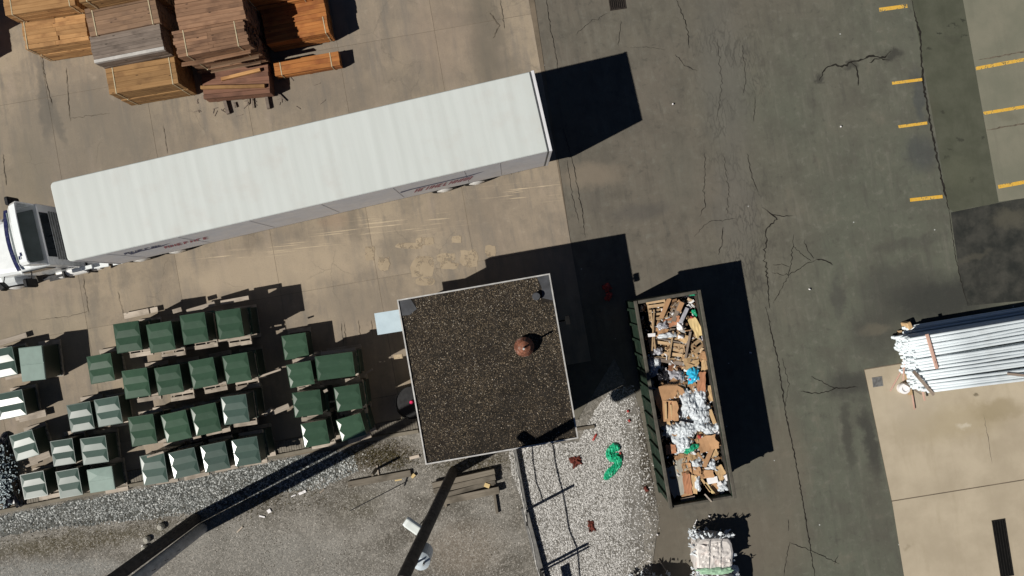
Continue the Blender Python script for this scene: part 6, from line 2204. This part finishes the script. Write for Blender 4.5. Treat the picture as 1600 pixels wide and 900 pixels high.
for x0, y0, x1, y1, z, wd, th, mat, lb, cat in (
    (589, 727, 593, 751, .03, .05, .03, 'pale', "thin white stick beside the short stake", "stick"), (222, 852, 226, 866, .03, .06, .03, 'whitebox', "short white stick left of the pole pair", "stick"),
    (643, 746, 648, 741, .08, .12, .02, 'yellowish', "yellow scrap at the end of the long plank", "scrap"), (617, 751, 628, 749, .13, .05, .02, 'yellowish', "yellow strip lying on the long plank", "scrap"),
    (757, 757, 765, 760, .30, .16, .03, 'yellowish', "yellow orange scrap on the timber pile", "scrap"), (370, 832, 379, 823, .02, .05, .02, 'pale', "pale splinter on the gravel right of the pole pair", "stick"),
    (467, 772, 478, 767, .02, .10, .03, 'whitebox', "white chip on the gravel south of the ballast strip", "scrap"), (455, 776, 462, 773, .02, .04, .02, 'whitebox', "smaller white chip beside the white chip", "scrap"), (500, 770, 507, 764, .02, .05, .02, 'pale', "pale chip below the ballast strip", "scrap"),
    (405, 806, 414, 808, .02, .06, .02, 'whitebox', "white scrap with a bent end on the gravel", "scrap"), (418, 800, 423, 797, .02, .14, .03, 'whitebox', "square white scrap on the gravel", "scrap"),
    (1029, 874, 1041, 892, .03, .04, .03, 'pale', "thin pale stick on the asphalt by the bales' shadow", "stick"), (1084, 822, 1089, 812, .02, .03, .02, 'whitebox', "thin pale sliver above the pressed bale", "stick"),
    (636, 752, 547, 798, .02, .03, .03, 'black', "thin black bar drawn as wire shadow southwest of the long plank", "wire_shadow"), (640, 733, 631, 760, .03, .03, .03, 'black', "short black bar drawn as wire shadow crossing the long plank", "wire_shadow"),  # black bars painted in for the cast shadow of a wire
    (640, 716, 655, 712, .03, .12, .03, 'pale', "pale batten at the building's southwest corner", "board"), (893, 672, 929, 666, .05, .12, .06, 'rail', "grey board at the building's southeast corner", "board")):
    bar("litter_" + cat, x0, y0, x1, y1, z, wd, th, mat, lb, cat, "litter on the ground")
for px, py, s, lb in ((253, 822, .19, "upper right one of three rounded stones by the pole pair"), (231, 842, .18, "middle one of three rounded stones by the pole pair"), (228, 856, .19, "lowest of three rounded stones by the pole pair")):
    mb = MB()
    secs = []
    for z, k in ((0, .8), (.35, 1), (.75, .9), (1.0, .5)):
        secs.append([(s * .75 * k * math.cos(a * math.pi / 5) * (1 + .15 * mn.noise(Vector((a, px, z)))), s * .75 * k * math.sin(a * math.pi / 5), z * s * 1.1) for a in range(10)])
    o = mb.loft(secs).build("rounded_stone", M['greyboard'])
    p = P(px, py)
    o.location = (p.x, p.y, -.02)
    tag(o, lb, "stone", "stones by the pole pair")


def ribbon(name, pts, wd, mat, label, cat, seed, h=.06):
    """crumpled band lying along a line on the ground"""
    r = random.Random(seed)
    line = []
    pts = [P(*p) for p in pts]
    for a, b_ in zip(pts, pts[1:]):
        for k in range(5):
            line.append(a.lerp(b_, k / 5))
    line.append(pts[-1])
    secs = []
    for i, p in enumerate(line):
        d = (line[min(i + 1, len(line) - 1)] - line[max(i - 1, 0)]).normalized()
        s = Vector((-d.y, d.x, 0))
        e = min(1, .4 + min(i, len(line) - 1 - i) * .25)
        ring = []
        for j in range(9):
            f = j / 8 * 2 - 1
            q = p + s * f * wd / 2 * e * (1 + .35 * mn.noise(Vector((i * .6, seed, j * .3))))
            ring.append((q.x, q.y, .02 + h * (1 - f * f) * .7 + abs(mn.noise(Vector((i * .9, j * .9, seed)))) * h * 1.6))
        for j in (8, 4, 0):
            f = j / 8 * 2 - 1
            q = p + s * f * wd / 2 * e
            ring.append((q.x, q.y, -.01))
        secs.append(ring)
    o = MB().loft(secs).build(name, M[mat])
    return tag(o, label, cat, "litter on the ground")


ribbon("green_netting", [(945, 749), (953, 738), (965, 727), (966, 713), (955, 716), (952, 707), (960, 697), (967, 703)], .30, 'netgreen', "crumpled bright green netting lying on the white ballast", "netting", 3.0, .09)
for px, py, w_, d_, a, mat, lb in ((900, 721, .38, .40, 20, 'brownred', "rusty red brown rag on the ballast, near the building corner"), (924, 822, .22, .42, 8, 'brownred', "rusty red brown rag on the ballast beside the fence"),
                                 (948, 449, .28, .30, 30, 'redbit', "upper red scrap lying in the building's shadow"), (951, 463, .20, .34, -30, 'redbit', "lower red scrap lying in the building's shadow"), (981, 642, .09, .09, 0, 'redbit', "upper small red scrap at the ballast's edge"), (983, 657, .08, .10, 20, 'redbit', "lower small red scrap at the ballast's edge"),
                                 (1009, 764, .14, .22, 25, 'brownred', "dark red scrap in the muddy edge by the dumpster"), (1034, 750, .10, .36, 10, 'redbit', "red strip against the dumpster's foot"), (929, 683, .07, .3, -30, 'redbit', "thin pinkish red strip at the building's southeast corner"),
                                 (969, 708, .08, .10, 0, 'redbit', "tiny red scrap beside the green netting"), (1108, 806, .06, .06, 0, 'whitebox', "tiny white scrap above the pressed bale"), (1027, 835, .07, .07, 0, 'whitebox', "tiny white scrap on the asphalt left of the bales"),
                                 (1051, 163, .06, .06, 0, 'whitebox', "tiny white speck right of the trailer's shadow"), (1313, 198, .05, .05, 0, 'whitebox', "tiny white speck left of the third yellow line"), (1172, 551, .08, .05, 0, 'whitebox', "tiny white scrap in the dumpster's shadow"), (1265, 452, .08, .05, 0, 'whitebox', "tiny white scrap on the asphalt right of the dumpster's shadow")):
    o = crumple(w_, d_, .04, px * .01, 12 if w_ > .15 else 6, .05 if w_ > .15 else .015, 7, ragged=.35).build("litter_scrap", M[mat])
    p = P(px, py)
    o.location = (p.x, p.y, .045)
    o.rotation_euler = (0, 0, rad(a))
    tag(o, lb, "scrap", "litter on the ground")

# ------------------------------------------------------------------ heap of crumpled sheeting at the left edge
M['sheeting'] = paint("bluish_plastic_sheeting", (0.36, 0.43, 0.45), 0.25, 0.5, 0.4, 9, dirt=(0.05, 0.065, 0.07), dirt_amt=0.9)
sh = thing("sheeting_heap", "heap of crumpled bluish plastic sheeting at the left edge by the kerb", "plastic heap", P(2, 740))
so_ = P(2, 740)
r = random.Random(31)
hb = crumple(1.5, 2.5, .5, 4.4, 22, .12, 3.2, ragged=.3).build("dark_heap", M['blackfilm'], sh)
hb.rotation_euler = (0, 0, rad(10))
hb.location = (0, 0, .1)
sm = MB()
for k in range(1500):
    x, y = r.gauss(0, .42), r.gauss(0, .62)
    if abs(x) > .85 or abs(y) > 1.25:
        continue
    z = max(.06, .62 * (1 - (x / .95) ** 2 - (y / 1.5) ** 2) + .12) + r.uniform(-.03, .06)
    a, l, w2 = r.uniform(0, 6.28), r.uniform(.02, .07), r.uniform(.01, .035)
    d = Vector((math.cos(a), math.sin(a), r.uniform(-.6, .6)))
    s = Vector((-math.sin(a), math.cos(a), r.uniform(-.6, .6)))
    p0 = Vector((x, y, z))
    sm.add([p0 - d * l - s * w2 * .5, p0 + d * l * .8 - s * w2, p0 + d * l + s * w2 * .6, p0 - d * l * .6 + s * w2, p0 + Vector((0, 0, -.02))], [(0, 1, 2, 3), (0, 4, 1), (1, 4, 2), (2, 4, 3), (3, 4, 0)])
tag(sm.build("sheeting_shreds", M['sheeting'], sh), kind='stuff')
